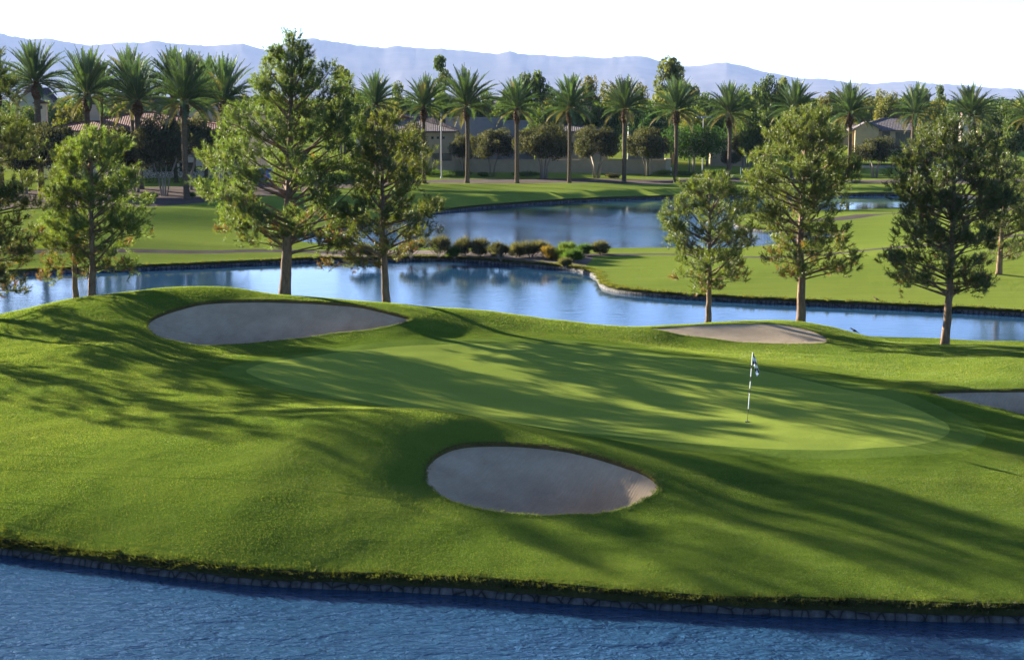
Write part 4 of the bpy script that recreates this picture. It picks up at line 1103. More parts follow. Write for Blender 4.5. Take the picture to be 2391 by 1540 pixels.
for (x, yb, w, h, k, lab) in [
    (1025, 598, 74, 46, 'grey', 'large grey shrub at the left end of the gravel bank beside the young pine'),
    (1062, 600, 34, 18, 'green', 'small bright green shrub between two grey shrubs on the gravel bank'),
    (1085, 598, 40, 40, 'grey', 'upright grey shrub in the left part of the gravel bank'),
    (1120, 598, 52, 38, 'grey', 'loose brownish-grey shrub left of the low dark shrubs'),
    (1170, 606, 44, 34, 'grey', 'dark shrub at the water side of the gravel bank'),
    (1205, 600, 56, 30, 'grey', 'low wide shrub in the middle of the gravel bank'),
    (1240, 602, 54, 34, 'grey', 'rounded grey shrub right of the middle of the gravel bank'),
    (1272, 600, 48, 34, 'grey', 'pale dry shrub left of the golden grass tuft'),
    (1290, 606, 34, 24, 'gold', 'golden dry grass tuft on the gravel bank'),
    (1326, 602, 36, 36, 'bright', 'bright rounded grass clump lit by the sun'),
    (1322, 608, 34, 22, 'bright', 'low yellow-green shrub in front of the rounded grass clump'),
    (1340, 613, 42, 26, 'green', 'deep green bush near the tip of the fairway'),
    (1362, 597, 30, 22, 'green', 'small spiky green shrub near the path'),
    (1405, 595, 44, 26, 'grey', 'grey bush alone at the right end by the cart path'),
    (1318, 622, 22, 10, 'grey', 'low dark plant by the water edge'),
    (960, 600, 60, 34, 'grey', 'grey shrub behind the trunk of the young pine'),
    (850, 604, 60, 30, 'grey', 'dry shrub under the boughs left of the young pine')]:
    shrub(lab, x, yb, w, h, int(x), k)
G2 = 'low planting along the road'
for (x, yb, w, h, k, lab) in [
    (1050, 413, 60, 12, 'green', 'low dark hedge plant right of the slim pole foot'), (1082, 411, 34, 10, 'bright', 'low bright groundcover clump left of a palm foot'),
    (1130, 414, 24, 8, 'green', 'small dark clump right of a palm foot by the road'), (1230, 412, 60, 9, 'green', 'low green clump before the tan wall'),
    (1430, 417, 26, 10, 'grey', 'small grey clump by the road between two olives'), (1545, 410, 60, 9, 'bright', 'low bright clump near the wall end'),
    (1600, 411, 60, 9, 'green', 'low green edging right of the wall end'), (1690, 410, 60, 10, 'green', 'low green edging under the lamp pole'), (1660, 409, 46, 9, 'green', 'low green edging left of the lamp pole'),
    (445, 462, 24, 9, 'green', 'clipped low plant at the foot of the thick palm'), (485, 456, 34, 12, 'bright', 'low sunlit plant right of the thick palm'), (352, 462, 30, 10, 'green', 'low plant left of the multi-stemmed olive'),
    (1005, 412, 40, 12, 'green', 'low dark plant left of the slim pole foot'), (1890, 596, 40, 14, 'bright', 'tuft by the cart path behind the tall open pine')]:
    shrub(lab, x, yb, w, h, int(x) + 900, k, G2, 'plant', 'low_plant')
def hedge(label, x0, x1, yb, hm, seed, depth=1.6):
    a = onland(x0, yb); b = onland(x1, yb); L = b.x - a.x; rg = np.random.default_rng(seed)
    n = int(L * 420); pos = np.column_stack([rg.uniform(0, L, n), rg.uniform(0, depth, n), rg.uniform(0.02, hm, n)])
    sk = rg.integers(0, 3, n); pos[sk == 0, 1] = rg.uniform(0, .12, (sk == 0).sum()); pos[sk == 1, 2] = hm - rg.uniform(0, .14, (sk == 1).sum()) + .1 * np.sin(pos[sk == 1, 0] * 3)
    nor = unit(rg.normal(size=(n, 3)) + [0, -.3, .4]); t1 = unit(np.cross(nor, rg.normal(size=(n, 3)))); t2 = np.cross(nor, t1); s = rg.uniform(.08, .16, n)[:, None]
    v = np.stack([pos - t1 * s * .6, pos + t2 * s * .4, pos + t1 * s * .6, pos - t2 * s * .4], 1).reshape(-1, 3)
    o = mk('hedge', v, np.arange(4 * n).reshape(-1, 4), M_leaf, tint=np.repeat(np.array([.035, .065, .018]) * rg.uniform(.7, 1.3, (n, 1)), 4, 0))
    o.location = a; tag(o, label, 'hedge')
hedge('clipped dark hedge behind the left drive under the olives', 300, 500, 428, 2.0, 5)

# ------------------------------------------------------------------ buildings
def hip(mb, x0, x1, y0, y1, z0, z1, ov=0.5, hl=True, hr=True, inset=None):
    """hip/gable roof, ridge along x, with tile coordinates; underside closed"""
    x0 -= ov; x1 += ov; y0 -= ov; y1 += ov; ym = (y0 + y1) / 2; d = (y1 - y0) / 2 if inset is None else inset
    a = (x0 + (d if hl else 0), ym, z1); b = (x1 - (d if hr else 0), ym, z1)
    c = [(x0, y0, z0), (x1, y0, z0), (x1, y1, z0), (x0, y1, z0)]
    sl = math.hypot((y1 - y0) / 2, z1 - z0)
    mb.face([c[0], c[1], b, a], 0, [(c[0][0], 0), (c[1][0], 0), (b[0], sl), (a[0], sl)])
    mb.face([c[2], c[3], a, b], 0, [(c[2][0], 0), (c[3][0], 0), (a[0], sl), (b[0], sl)])
    mb.face([c[1], c[2], b], 0 if hr else 1, [(y0, 0), (y1, 0), (ym, sl)])
    mb.face([c[3], c[0], a], 0 if hl else 1, [(y1, 0), (y0, 0), (ym, sl)])
    e = 0.22
    d_ = [(p[0], p[1], p[2] - e) for p in c]
    for i_ in range(4): mb.face([d_[i_], d_[(i_ + 1) % 4], c[(i_ + 1) % 4], c[i_]], 2)
    mb.face(d_[::-1], 2)
    # ridge and hip caps
    r = 0.11
    mb.tube([a, b], r, 6, 0)
    for s, t in ((c[0], a), (c[3], a)) if hl else (): mb.tube([s, t], r, 6, 0)
    for s, t in ((c[1], b), (c[2], b)) if hr else (): mb.tube([s, t], r, 6, 0)

def gable_y(mb, x0, x1, y0, y1, z0, z1, ov=0.45):
    """gable roof with the ridge running away from the viewer; triangular wall face in front"""
    X0, X1 = x0 - ov, x1 + ov; Y0 = y0 - ov; xm = (x0 + x1) / 2; sl = math.hypot((X1 - X0) / 2, z1 - z0)
    for A, B in (((X0, z0), (xm, z1)), ((xm, z1), (X1, z0))):
        q = [(A[0], Y0, A[1]), (B[0], Y0, B[1]), (B[0], y1, B[1]), (A[0], y1, A[1])]
        u0, u1 = (0, sl) if A[1] < B[1] else (sl, 0)
        mb.face(q, 0, [(Y0, u0), (Y0, u1), (y1, u1), (y1, u0)])
        q2 = [(p[0], p[1], p[2] - .16) for p in q]
        mb.face(q2[::-1], 2)
        mb.face([q2[0], q2[1], q[1], q[0]], 2); mb.face([q[3], q[2], q2[2], q2[3]], 2)
    k = (z1 - z0) / ((X1 - X0) / 2)
    mb.face([(x0, y0, z0 - .1), (x1, y0, z0 - .1), (x1, y0, z0 - .17 + k * ov), (xm, y0, z1 - .18), (x0, y0, z0 - .17 + k * ov)], 1)

def wallbox(mb, x0, x1, y0, y1, z0, z1, openings=()):
    """box of walls, the front with real openings (ox0, ox1, oz0, oz1), recessed"""
    xs = sorted({x0, x1, *[o[0] for o in openings], *[o[1] for o in openings]}); zs_ = sorted({z0, z1, *[o[2] for o in openings], *[o[3] for o in openings]})
    for a, b in zip(xs, xs[1:]):
        for c, d in zip(zs_, zs_[1:]):
            mx, mz = (a + b) / 2, (c + d) / 2
            if any(o[0] < mx < o[1] and o[2] < mz < o[3] for o in openings): continue
            mb.face([(a, y0, c), (b, y0, c), (b, y0, d), (a, y0, d)])
    for o in openings:
        a, b, c, d = o; D = y0 + 0.35
        mb.face([(a, y0, c), (a, y0, d), (a, D, d), (a, D, c)]); mb.face([(b, y0, d), (b, y0, c), (b, D, c), (b, D, d)])
        mb.face([(a, y0, d), (b, y0, d), (b, D, d), (a, D, d)]); mb.face([(a, y0, c), (a, D, c), (b, D, c), (b, y0, c)])
    mb.face([(x1, y0, z0), (x1, y1, z0), (x1, y1, z1), (x1, y0, z1)]); mb.face([(x0, y1, z0), (x0, y0, z0), (x0, y0, z1), (x0, y1, z1)])
    mb.face([(x1, y1, z0), (x0, y1, z0), (x0, y1, z1), (x1, y1, z1)]); mb.face([(x0, y0, z1), (x1, y0, z1), (x1, y1, z1), (x0, y1, z1)])

def windows(root, openings, y0):
    for a, b, c, d in openings:
        f = MB(); t = .07; D = y0 + .2
        f.box(a, b, D, D + .08, d - t, d); f.box(a, b, D, D + .08, c, c + t); f.box(a, a + t, D, D + .08, c + t, d - t); f.box(b - t, b, D, D + .08, c + t, d - t)
        if b - a > 1.6:
            for k in range(1, int((b - a) / 1.3) + 1):
                xm = a + (b - a) * k / (int((b - a) / 1.3) + 1); f.box(xm - .03, xm + .03, D, D + .07, c + t, d - t)
        fr = f.build('window', M_fascia, root)
        g = MB(); g.box(a + .01, b - .01, D + .09, D + .11, c + .01, d - .01); g.build('pane', M_glass, fr)

def bx(xD, Y): return PD(xD, 250, Y).x
def bz(yD, Y): return PD(CX, yD, Y).z

def house(label, Y, depth, x0, x1, yeave, yridge, wallm, roofm, cat='house', openD=(), hl=True, hr=True, gables=(), zbase=None, name='house', inset=None, chim=()):
    X0, X1 = bx(x0, Y), bx(x1, Y); ze, zr = bz(yeave, Y), bz(yridge, Y + depth / 2)
    zr = max(zr, ze + 0.8)
    zb = (zf((X0 + X1) / 2, Y) if Y < 800 else 1.2) - 0.3
    root = empty(name, ((X0 + X1) / 2, Y, zb + .3), label, cat)
    ox, oz = (X0 + X1) / 2, zb + .3
    op = [(bx(a, Y) - ox, bx(b, Y) - ox, bz(d, Y) - oz, bz(c, Y) - oz) for a, b, c, d in openD]
    w = MB(); wallbox(w, X0 - ox, X1 - ox, 0, depth, -.5, ze - oz - .05, op); w.build('wall', wallm, root)
    windows(root, op, 0)
    r = MB(); hip(r, X0 - ox, X1 - ox, 0, depth, ze - oz, zr - oz, hl=hl, hr=hr, inset=inset)
    ro = r.build('roof', [roofm, wallm, M_fascia], root)
    for g in gables:
        gx0, gx1, gye, gyr, gd = g[:5]; gw = MB(); GY = -gd
        a, b = bx(gx0, Y + GY) - ox, bx(gx1, Y + GY) - ox; e, t = bz(gye, Y + GY) - oz, bz(gyr, Y + GY) - oz
        gop = [(bx(q[0], Y + GY) - ox, bx(q[1], Y + GY) - ox, bz(q[3], Y + GY) - oz, bz(q[2], Y + GY) - oz) for q in (g[5] if len(g) > 5 else ())]
        wallbox(gw, a, b, GY, -0.01, -.5, e - .12, gop); gw.build('wing_wall', wallm, root); windows(root, gop, GY)
        gr = MB(); gable_y(gr, a, b, GY, depth * .5, e, t); gr.build('gable_roof', [roofm, wallm, M_fascia], root)
    root.rotation_euler.z = -math.atan2(ox, Y) * 0.75
    for (cx, cyt, cw, dy) in chim:
        a, b = bx(cx - cw / 2, Y + dy) - ox, bx(cx + cw / 2, Y + dy) - ox; t = bz(cyt, Y + dy) - oz; c = MB()
        c.box(a, b, dy, dy + (b - a), ze - oz, t - .35)
        ch = c.build('chimney', M_stucco_wh, ro)
        k = MB(); m_ = (a + b) / 2; hw = (b - a) / 2 + .22; k.box(m_ - hw, m_ + hw, dy - .22, dy + (b - a) + .22, t - .35, t - .22)
        zz = t - .22
        for q in (((-hw, -.22), (hw, -.22)), ((hw, -.22), (hw, b - a + .22)), ((hw, b - a + .22), (-hw, b - a + .22)), ((-hw, b - a + .22), (-hw, -.22))):
            k.face([(m_ + q[0][0], dy + q[0][1], zz), (m_ + q[1][0], dy + q[1][1], zz), (m_, dy + (b - a) / 2, zz + .38)])
        k.build('chimney_cap', M_tile_red, ch)
        v = MB(); v.box(m_ - hw * .28, m_ + hw * .28, dy - .02, dy + .02, t - 1.05, t - .6); v.build('vent', M_glass, ch)
    return root

house('long clubhouse with red clay tile roof and two cream chimneys', 197, 24, 95, 556, 304, 262, M_stucco_wh, M_tile_red, 'clubhouse', openD=[(350, 400, 380, 402), (412, 450, 380, 402)], hl=True, hr=True, name='clubhouse', chim=[(113, 236, 25, 3), (244, 226, 24, 6)])
house('tan clubhouse wing with brown-grey tiled hip roof and three small square windows', 212, 16, 866, 1062, 306, 267, M_stucco_tan, M_tile_grey, 'clubhouse',
      openD=[(1006, 1012, 319, 325), (1019, 1025, 319, 325), (1032, 1038, 319, 325), (1008, 1024, 358, 376), (1030, 1054, 358, 376), (900, 930, 340, 376), (950, 980, 340, 376)], name='clubhouse')
# flat roofed wing
def flatwing(label, Y, depth, x0, x1, ytop, par, m):
    X0, X1 = bx(x0, Y), bx(x1, Y); zt = bz(ytop, Y); ox = (X0 + X1) / 2; zb = zf(ox, Y)
    root = empty('flat_roof_building', (ox, Y, zb), label, 'building')
    w = MB(); wallbox(w, X0 - ox, X1 - ox, 0, depth, -.5, zt - zb - .3); w.build('wall', m, root)
    p = MB(); p.box(X0 - ox - .15, X1 - ox + .15, -.15, .2, zt - zb - .3, zt - zb); p.box(X0 - ox - .15, X0 - ox + .2, .2, depth, zt - zb - .3, zt - zb); p.box(X1 - ox - .2, X1 - ox + .15, .2, depth, zt - zb - .3, zt - zb)
    p.build('parapet', m, root)
flatwing('long flat roofed grey wing behind the olives, left half with the higher parapet', 232, 14, 1040, 1172, 274, .4, M_stucco_bl)
flatwing('lower flat roofed grey wing right of the higher parapet', 230, 14, 1173, 1246, 281, .4, M_stucco_bl)
house('low service building with dark tiled roof behind the olives', 226, 12, 1250, 1420, 306, 288, M_stucco_tan, M_tile_slate, 'building', name='service_building', hl=True, hr=True)
# tan wall with end pillar
def tanwall():
    Y = onland(1300, 408).y + 5; X0, X1 = bx(1000, Y), bx(1556, Y); ox = (X0 + X1) / 2; zb = zf(ox, Y); zt = bz(374, Y) - zb
    root = empty('garden_wall', (ox, Y, zb), 'long plain tan stucco wall behind the row of olives', 'wall')
    w = MB(); w.box(X0 - ox, X1 - ox, 0, .3, -.4, zt); w.build('panel', M_stucco_tan, root)
    c = MB(); c.box(X0 - ox, X1 - ox, -.06, .36, zt + .002, zt + .1); c.build('coping', M_stucco_tan, root)
    p = MB(); p.box(X1 - ox + .003, X1 - ox + .75, -.2, .5, -.4, zt + .12); p.box(X1 - ox - .06, X1 - ox + .82, -.26, .56, zt + .123, zt + .23); p.build('pillar', M_stucco_wh, root)
    return Y
YW = tanwall()

house('wide ranch house with grey tiled roof, gabled wing and shaded porch', 300, 14, 1992, 2236, 304, 275, M_stucco_tan, M_tile_slate, openD=[(2064, 2082, 306, 345), (2094, 2128, 308, 346), (2134, 2190, 308, 346)],
      gables=[(2010, 2064, 302, 284, 3.5, [(2028, 2046, 332, 345)]), (2196, 2240, 306, 292, 2.5, [(2212, 2226, 316, 322)])])
house('house with a lit tan gable slope left of the ranch house', 345, 12, 1930, 2000, 296, 278, M_stucco_tan, M_tile_grey)
house('white walled house with lit roof edge and pale chimney', 262, 11, 1332, 1398, 262, 240, M_stucco_wh, M_tile_grey, gables=[(1346, 1396, 252, 236, 1.5, [(1358, 1370, 268, 280)])], chim=[(1383, 232, 8, 2)])
house('blue-grey house with dark hip roof right of the white walled house', 240, 11, 1468, 1552, 291, 270, M_stucco_bl, M_tile_slate, openD=[(1500, 1518, 297, 312)])
house('house roof with a sunlit slope above the palm of the eucalyptus', 300, 10, 1520, 1586, 262, 246, M_stucco_tan, M_tile_slate)
house('tan house with sunlit gable slope right of the lamp pole', 255, 11, 1662, 1745, 288, 256, M_stucco_tan, M_tile_grey, gables=[(1664, 1706, 286, 262, 1.5)])
house('blue-grey house with shaded gable on the far left', 290, 12, 38, 132, 236, 206, M_stucco_bl, M_tile_slate, gables=[(40, 118, 236, 206, 1.5)])
house('dark roofed house between the chimney and the crossing palms', 285, 12, 262, 345, 250, 216, M_stucco_bl, M_tile_slate)
house('dark roofed house behind the crossing palms', 300, 10, 345, 402, 256, 228, M_stucco_bl, M_tile_slate)
house('pale blue-grey gabled house behind the palms with the thick trunk', 265, 13, 415, 545, 242, 212, M_stucco_bl, M_tile_slate, gables=[(480, 545, 240, 216, 1.5, [(518, 526, 254, 262)])], openD=[(500, 512, 254, 270)])
house('low yellow stucco house right of the palm before the tallest pine', 235, 8, 532, 640, 266, 248, M_stucco_wh, M_tile_grey)
house('house with tiled roof behind the young palm right of the tallest pine', 320, 10, 830, 905, 236, 222, M_stucco_bl, M_tile_slate)
house('distant tiled house right of the white cupola', 330, 10, 2290, 2336, 288, 276, M_stucco_tan, M_tile_grey)
house('far house with grey roof above the tallest row palm', 330, 10, 1130, 1210, 240, 228, M_stucco_bl, M_tile_slate)

# cupola
def cupola():
    Y = 268; x, zb = bx(2253, Y), zf(bx(2253, Y), Y); zt = bz(250, Y) - zb
    root = empty('bell_tower', (x, Y, zb), 'small white tower with pink lantern and dark cap by a palm', 'tower')
    b = MB(); b.tube([(0, 0, -.3), (0, 0, zt - 2.6)], [.9, .9], 8); b.tube([(0, 0, zt - 2.6), (0, 0, zt - 2.1)], [.85, .5], 8); b.build('shaft', M_stucco_wh, root)
    l = MB(); l.box(-.55, .55, -.55, .55, zt - 2.1, zt - .9); la = l.build('lantern', simple('pink_stucco', (.5, .3, .3), (.55, .34, .33)), root)
    w = MB(); w.box(-.3, .3, -.57, -.56, zt - 1.8, zt - 1.2); w.build('window', M_glass, la)
    c = MB(); c.box(-.8, .8, -.8, .8, zt - .9, zt - .75)
    for a, d in (((-.8, -.8), (.8, -.8)), ((.8, -.8), (.8, .8)), ((.8, .8), (-.8, .8)), ((-.8, .8), (-.8, -.8))): c.face([(*a, zt - .75), (*d, zt - .75), (0, 0, zt)])
    c.build('cap', M_tile_slate, root)
cupola()

# ---- poles, boxes, posts
def pole(label, x, yb, yt, kind):
    b = onland(x, yb); h = PD(x, yt, b.y).z - b.z
    root = empty('lamp_post', b, label, 'lamp post')
    m = MB(); m.tube([(0, 0, -.2), (0, 0, .25), (0, 0, .26), (0, 0, h)], [.16, .16, .085, .06], 10); m.build('pole', M_metal, root, smooth=False)
    if kind == 'bar':
        a = MB(); a.box(-1.15, 1.15, -.06, .06, h + .01, h + .11); a.build('crossbar', M_metal, root)
        for sx in (-.8, .0, .8):
            l = MB(); l.box(sx - .28, sx + .28, -.3, .22, h - .14, h + .005); l.build('lamp_head', M_metal, root)
    elif kind == 'twin':
        for s in (-1, 1):
            l = MB(); l.box(s * .62 - .3, s * .62 + .3, -.28, .28, h - .3, h + .02); l.tube([(s * .05, 0, h - .15), (s * .35, 0, h - .15)], .04, 6); l.build('lamp_head', M_white, root)
    else:
        l = MB(); l.box(-.14, .14, -.18, .14, h, h + .22); l.build('lamp_head', M_metal, root)
pole('slim tall grey pole before the three small windows of the tan clubhouse wing', 1031, 416, 268, 'slim')
pole('tall grey lamp pole with crossbar of lamps over the lawn', 1640, 406, 294 - 21, 'bar')
pole('pale post with two square lamps on the right beyond the pines', 2337, 345, 290, 'twin')
def ubox(label, x, yb, w, h, d, group):
    b = onland(x, yb); root = empty('utility_box', b, label, 'utility box', group)
    m = MB(); m.box(-w / 2, w / 2, 0, d, -.1, h - .08); m.build('cabinet', M_blue, root)
    t = MB(); t.box(-w / 2 - .04, w / 2 + .04, -.04, d + .04, h - .078, h); t.build('lid', M_blue, root)
    q = MB(); q.box(.02, w / 2 - .06, -.03, -.002, .1, h - .15); q.build('door', M_blue, root)
ubox('blue utility box under the fourth olive, left one of two', 1496, 404, 1.2, 1.3, .9, 'utility boxes')
ubox('blue utility box at the foot of the olive stems, right one of two', 1518, 405, 1.0, 1.2, .9, 'utility boxes')
ubox('wide blue box on the drive behind the tallest pine', 618, 421, 1.9, 1.5, 1.2, 'utility boxes')
def marker(label, x, yb, h):
    b = onland(x, yb); root = empty('marker_post', b, label, 'post')
    m = MB(); m.tube([(0, 0, -.1), (0, 0, h)], [.05, .05], 8); m.build('shaft', M_white, root)
    m = MB(); m.tube([(0, 0, h + .002), (0, 0, h + .05)], [.065, .04], 8); m.build('cap', M_white, root)
marker('short white post by the wall end', 1567, 409, 1.0)
marker('short pale post on the lawn right of a palm foot', 1729, 408, 1.0)
marker('white stake on the right fairway behind the dark spreading pine', 2144, 560, 1.1)

# ------------------------------------------------------------------ flagstick
def flag():
    b = P(1745, 984, 1.4); z = float(h_isl(np.array([[b.x, b.y]]))[0]); b = P(1745, 984, z)
    t = PD(1757.5, 822, b.y) - b; h = t.z
    root = empty('golf_flagstick', b, 'black and white banded flagstick with limp checkered flag on the green', 'flag')
    m = MB(); bands = [(-.1, .30, 1), (.30, .42, 1), (.42, .93, 0), (.93, 1.08, 1), (1.08, 1.32, 0), (1.32, 1.47, 1), (1.47, 1.74, 0), (1.74, 1.84, 1), (1.84, h, 0)]
    for a, c, k in bands:
        r = .0125 if a >= .3 else .008
        m.tube([t * (a / h), t * (c / h)], r, 8, k)
    m.build('pole', [M_white, M_black], root)
    v, f, mi = [], [], []
    nu, nv = 16, 12
    for j in range(nv + 1):
        for i_ in range(nu + 1):
            u, w = i_ / nu, j / nv
            s = u ** 0.9
            x = .02 + .20 * s * (1 - .25 * w) + .05 * math.sin(3 * w) * u
            zz = h - .03 - .32 * w * (1 - .25 * u) - .50 * s ** 1.25
            yy = .055 * math.sin(u * 9 + w * 1.5) * min(1, u * 3) - .03 * u
            v.append((x + t.x * (zz / h) * 1.0, yy, zz))
    for j in range(nv):
        for i_ in range(nu):
            a = j * (nu + 1) + i_; f.append((a, a + 1, a + nu + 2, a + nu + 1)); mi.append(1 if ((i_ // 4) + (j // 4)) % 2 == 0 else 0)
    o = mk('flag_cloth', v, f, [M_white, M_black], root, matidx=mi, smooth=True)
    c = MB(); c.tube([(0, 0, -.1), (0, 0, .012)], [.075, .075], 16); c.build('cup', M_black, root)
flag()

# ------------------------------------------------------------------ birds
def birdmat(name, cb, ct):
    m, nt = newmat(name)
    tc = N(nt, 'ShaderNodeTexCoord'); sp_ = N(nt, 'ShaderNodeSeparateXYZ', {0: tc.outputs['Object']})
    nz = N(nt, 'ShaderNodeTexNoise', {'Vector': tc.outputs['Object'], 'Scale': 18.0})
    k = N(nt, 'ShaderNodeMath', {0: nz.outputs[0], 1: .12, 2: sp_.outputs[0]}, operation='MULTIPLY_ADD')
    col = ramp(nt, k.outputs[0], [(0.0, cb), (0.14, ct)])
    b = N(nt, 'ShaderNodeBsdfPrincipled', {'Base Color': col, 'Roughness': .6}); out(nt, b.outputs[0]); return m
def bird(label, base, L, long_tail, mat, rz):
    root = empty('bird', base, label, 'bird', rz=rz)
    sk = [(-.52, .62, .0, .035), (-.40, .66, 0, .085), (-.30, .60, 0, .075), (-.18, .46, 0, .13), (0, .36, 0, .17), (.18, .29, 0, .14), (.32, .22, 0, .07)]
    if long_tail: sk += [(.5, .12, 0, .045), (.85, -.05, 0, .05)]
    else: sk += [(.5, .16, 0, .05)]
    v = [(x * L, y * L, z * L) for x, z, y, r in sk]; e = [(i_, i_ + 1) for i_ in range(len(sk) - 1)]; rad = [(r * L, r * L) for *_, r in sk]
    if long_tail: rad[-1] = (.06 * L, .02 * L)
    for s in (-1, 1):
        n = len(v); lz = .2
        v += [(.02 * L, s * .07 * L, .26 * L), (.05 * L, s * .07 * L, .1 * L), (.0, s * .07 * L, 0.015 * L), (-.1 * L, s * .08 * L, 0.012 * L)]
        e += [(4, n), (n, n + 1), (n + 1, n + 2), (n + 2, n + 3)]; rad += [(.05 * L, .05 * L), (.018 * L, .018 * L), (.018 * L, .018 * L), (.014 * L, .014 * L)]
    me = bpy.data.meshes.new('body'); me.from_pydata(v, e, []); me.materials.append(mat)
    o = bpy.data.objects.new('body', me); COL.objects.link(o); o.parent = root
    md = o.modifiers.new('skin', 'SKIN')
    for i_, r in enumerate(rad): me.skin_vertices[0].data[i_].radius = r
    me.skin_vertices[0].data[4].use_root = True
    o.modifiers.new('sub', 'SUBSURF').render_levels = 2
    b = MB(); b.tube([(-.53 * L, 0, .62 * L), (-.66 * L, 0, .59 * L)], [.026 * L, .006 * L], 6); b.build('beak', M_black, root)
    for s in (-1, 1):
        w = MB(); c = []
        for k in range(7):
            a = k / 6; c.append((-.18 * L + a * .62 * L, s * (.12 + .05 * math.sin(a * 3.1)) * L, (.5 - .3 * a) * L))
        w.tube(c, [.02 * L, .08 * L, .1 * L, .095 * L, .075 * L, .045 * L, .012 * L], 7); w.build('wing', mat, root, smooth=True)
if True:
    q = PD(1994, 774, 65.3); z = float(h_isl(np.array([[q.x, q.y]]))[0])
    bird('dark long-tailed bird standing on the crest right of the sunlit bunker', Vector((q.x, q.y, z)), .34, True, birdmat('dark_plumage', (.03, .03, .035), (.015, .015, .018)), R(-12))
    bird('plump brown waterbird resting on the far bank edge', onland(2046, 703, .5), .36, False, birdmat('brown_plumage', (.30, .17, .08), (.10, .06, .03)), R(-15))

# ------------------------------------------------------------------ grass fringe
def fringe():
    rg = np.random.default_rng(5); P_, D_, L_, C_ = [], [], [], []
    def add(xy, z, out_, ln, n, sp, col):
        k = rg.integers(0, len(xy), n); k2 = np.clip(k + rg.integers(-1, 2, n) * 6, 0, len(xy) - 1); f_ = rg.random((n, 1)); far = np.linalg.norm(xy[k] - xy[k2], axis=1) > 1.2; k2[far] = k[far]
        q_ = np.column_stack([xy, z]); p = q_[k] * (1 - f_) + q_[k2] * f_ + np.column_stack([rg.normal(0, sp, (n, 2)), np.zeros(n)])
        d = unit(np.column_stack([out_[k] * rg.uniform(.2, 1.1, (n, 1)) + rg.normal(0, .35, (n, 2)), rg.uniform(.15, 1.0, n)]))
        P_.append(p); D_.append(d); L_.append(rg.uniform(.5, 1.3, n) * ln); C_.append(np.array(col) * rg.uniform(.6, 1.3, (n, 1)))
    def nrm(L):
        d = np.roll(L, -1, 0) - np.roll(L, 1, 0); n = np.column_stack([d[:, 1], -d[:, 0]]); return n / (np.linalg.norm(n, axis=1)[:, None] + 1e-9)
    sel = (islD[:, 1] < 62) & (np.abs(islD[:, 0]) < 24); X_ = islD[sel]; no = nrm(islD)[sel]
    Xd = np.repeat(X_, 6, 0) + rg.uniform(-.18, .18, (len(X_) * 6, 2)); nd = np.repeat(no, 6, 0)
    Xd = Xd - nd * rg.uniform(-.03, .25, (len(Xd), 1))
    add(Xd, h_isl(Xd) - .03, nd, .085, 30000, .05, (.075, .095, .02))
    Xh = np.repeat(X_, 6, 0) + rg.uniform(-.18, .18, (len(X_) * 6, 2)); hz_ = h_isl(Xh) * rg.uniform(.55, 1.0, len(Xh))
    add(Xh + np.repeat(no, 6, 0) * .02, hz_, np.repeat(no, 6, 0) * 1.6, .13, 30000, .03, (.05, .06, .016))
    for L in bunkL:
        n_ = nrm(L); Ld = np.repeat(L, 5, 0) + rg.uniform(-.1, .1, (len(L) * 5, 2))
        add(Ld, h_isl(Ld) - .02, np.repeat(-n_, 5, 0), .085, int(len(L) * 70), .03, (.085, .12, .024))
    s = s1d[(np.abs(s1d[:, 0]) < s1d[:, 1] * .38)]; no = np.gradient(s, axis=0); no = np.column_stack([no[:, 1], -no[:, 0]]); no /= np.linalg.norm(no, axis=1)[:, None] + 1e-9
    sd = np.repeat(s, 6, 0) + rg.uniform(-.35, .35, (len(s) * 6, 2)); nd = np.repeat(no, 6, 0); sd = sd - nd * rg.uniform(-.05, .3, (len(sd), 1))
    add(sd, np.full(len(sd), .33), nd, .2, 16000, .05, (.09, .10, .022))
    p, d, l, c = np.vstack(P_), np.vstack(D_), np.concatenate(L_), np.vstack(C_)
    v, f = blades(p, d, l, .008 + l * .06, rg)
    tag(mk('grass', v, f, M_leaf, tint=np.repeat(c, 3, 0)), 'ragged longer grass at the banks and bunker edges', kind='stuff')
fringe()
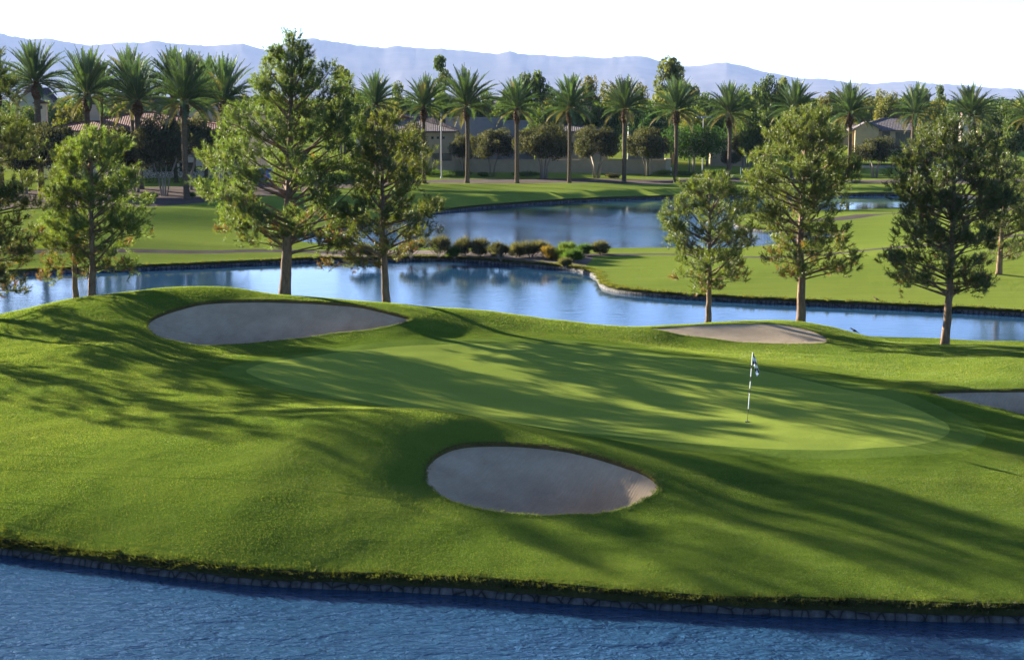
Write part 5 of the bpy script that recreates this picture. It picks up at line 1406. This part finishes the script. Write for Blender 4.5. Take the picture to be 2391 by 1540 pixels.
def rough_blades():
    rg = np.random.default_rng(8); f = F[(zone == 0) | (zone == 1)]
    c = V[f].mean(1); f = f[(np.abs(c[:, 0]) < c[:, 1] * .365 + 1.5) & (c[:, 1] < 69)]
    zV = h_isl(V); dS = dist(islD[::3], V); dC = np.where(inside(collL, V), 0, dist(collL[::3], V))
    a, b, c = V[f[:, 0]], V[f[:, 1]], V[f[:, 2]]
    ar = np.abs((b[:, 0] - a[:, 0]) * (c[:, 1] - a[:, 1]) - (b[:, 1] - a[:, 1]) * (c[:, 0] - a[:, 0])) / 2
    cy = (a[:, 1] + b[:, 1] + c[:, 1]) / 3
    n = 1000000; wt = ar * (46 / cy) ** 1.8; k = rg.choice(len(f), n, p=wt / wt.sum())
    u, v = rg.random((2, n)); s = u + v > 1; u[s], v[s] = 1 - u[s], 1 - v[s]
    def bary(q): return q[f[k, 0]] * (1 - u - v) + q[f[k, 1]] * u + q[f[k, 2]] * v
    p = a[k] + (b[k] - a[k]) * u[:, None] + (c[k] - a[k]) * v[:, None]
    z, ds_, dc = bary(zV), bary(dS), bary(dC)
    d = unit(np.column_stack([rg.normal(0, .55, (n, 2)), np.full(n, .8)]))
    sz = (cy[k] / 46) ** .8 * np.clip(.32 + dc / 3.0, .32, 1)
    # wheel tracks of the mower follow the shore
    g = ds_ + 0.9 * (vnoise(p[:, 0] * .12, p[:, 1] * .12, 64) - .5)
    tr = np.abs((g / 1.15) % 1 - .5) < .035
    tr &= vnoise(p[:, 0] * .16, g * .9, 65) > .5
    band = np.sin(g * 2 * math.pi / 3.2) * .5 + .5
    ln = rg.uniform(.022, .05, n) * sz * np.where(tr, .45, 1)
    vv, ff = blades(np.column_stack([p, z - .008 - tr * .02]), d, ln, .0105 * sz, rg)
    pt = vnoise(p[:, 0] * .9, p[:, 1] * .9, 61) * .4 + vnoise(p[:, 0] * .22, p[:, 1] * .22, 62) * .4 + band * .2
    col = np.array([.082, .145, .024]) * (1 - pt[:, None]) + np.array([.15, .195, .038]) * pt[:, None]
    col = col * rg.uniform(.75, 1.25, (n, 1)) * np.where(tr, .5, 1)[:, None]
    dry = rg.random(n) < .03; col[dry] = np.array([.25, .2, .08])
    tag(mk('grass', vv, ff, M_blade, tint=np.repeat(col, 3, 0)), 'mown rough grass blades on the island slopes', kind='stuff')
rough_blades()

# ------------------------------------------------------------------ air, sky, sun
m, nt = newmat('haze_air')
pv = N(nt, 'ShaderNodeVolumePrincipled', {'Color': rgb((0.44, 0.58, 1.0)), 'Density': 2.7e-5, 'Anisotropy': 0.0})
o = nt.nodes.new('ShaderNodeOutputMaterial'); nt.links.new(pv.outputs[0], o.inputs['Volume'])
hb = MB(); hb.box(-13000, 13000, -300, 16500, -8, 900)
ho = hb.build('haze', m); tag(ho, 'thin blue air between the viewer and the mountains', kind='stuff')

SUN_EL, SUN_AZ = R(14.3), R(-49)
w = bpy.data.worlds.new('World'); sc.world = w; w.use_nodes = True
nt = w.node_tree
s = nt.nodes.new('ShaderNodeTexSky'); s.sky_type = 'NISHITA'; s.sun_disc = False
s.sun_elevation = SUN_EL; s.sun_rotation = SUN_AZ; s.altitude = 350; s.air_density = 0.42; s.dust_density = 0.6; s.ozone_density = 3.0
bg = nt.nodes['Background']; bg.inputs[1].default_value = 0.05
nt.links.new(s.outputs[0], bg.inputs[0])
L = bpy.data.lights.new('sun', 'SUN'); L.energy = 5.0; L.angle = R(0.5); L.color = (1.0, 0.91, 0.76)
lo = bpy.data.objects.new('sun', L); COL.objects.link(lo)
ds = Vector((math.sin(SUN_AZ) * math.cos(SUN_EL), math.cos(SUN_AZ) * math.cos(SUN_EL), math.sin(SUN_EL)))
lo.rotation_euler = ds.to_track_quat('Z', 'Y').to_euler(); lo.location = ds * 100

sc.view_settings.view_transform = 'Standard'
sc.view_settings.look = 'None'
sc.view_settings.exposure = 2.93
sc.view_settings.gamma = 1.0
sc.render.engine = 'CYCLES'
sc.cycles.max_bounces = 8
sc.cycles.transparent_max_bounces = 8
sc.cycles.volume_bounces = 1
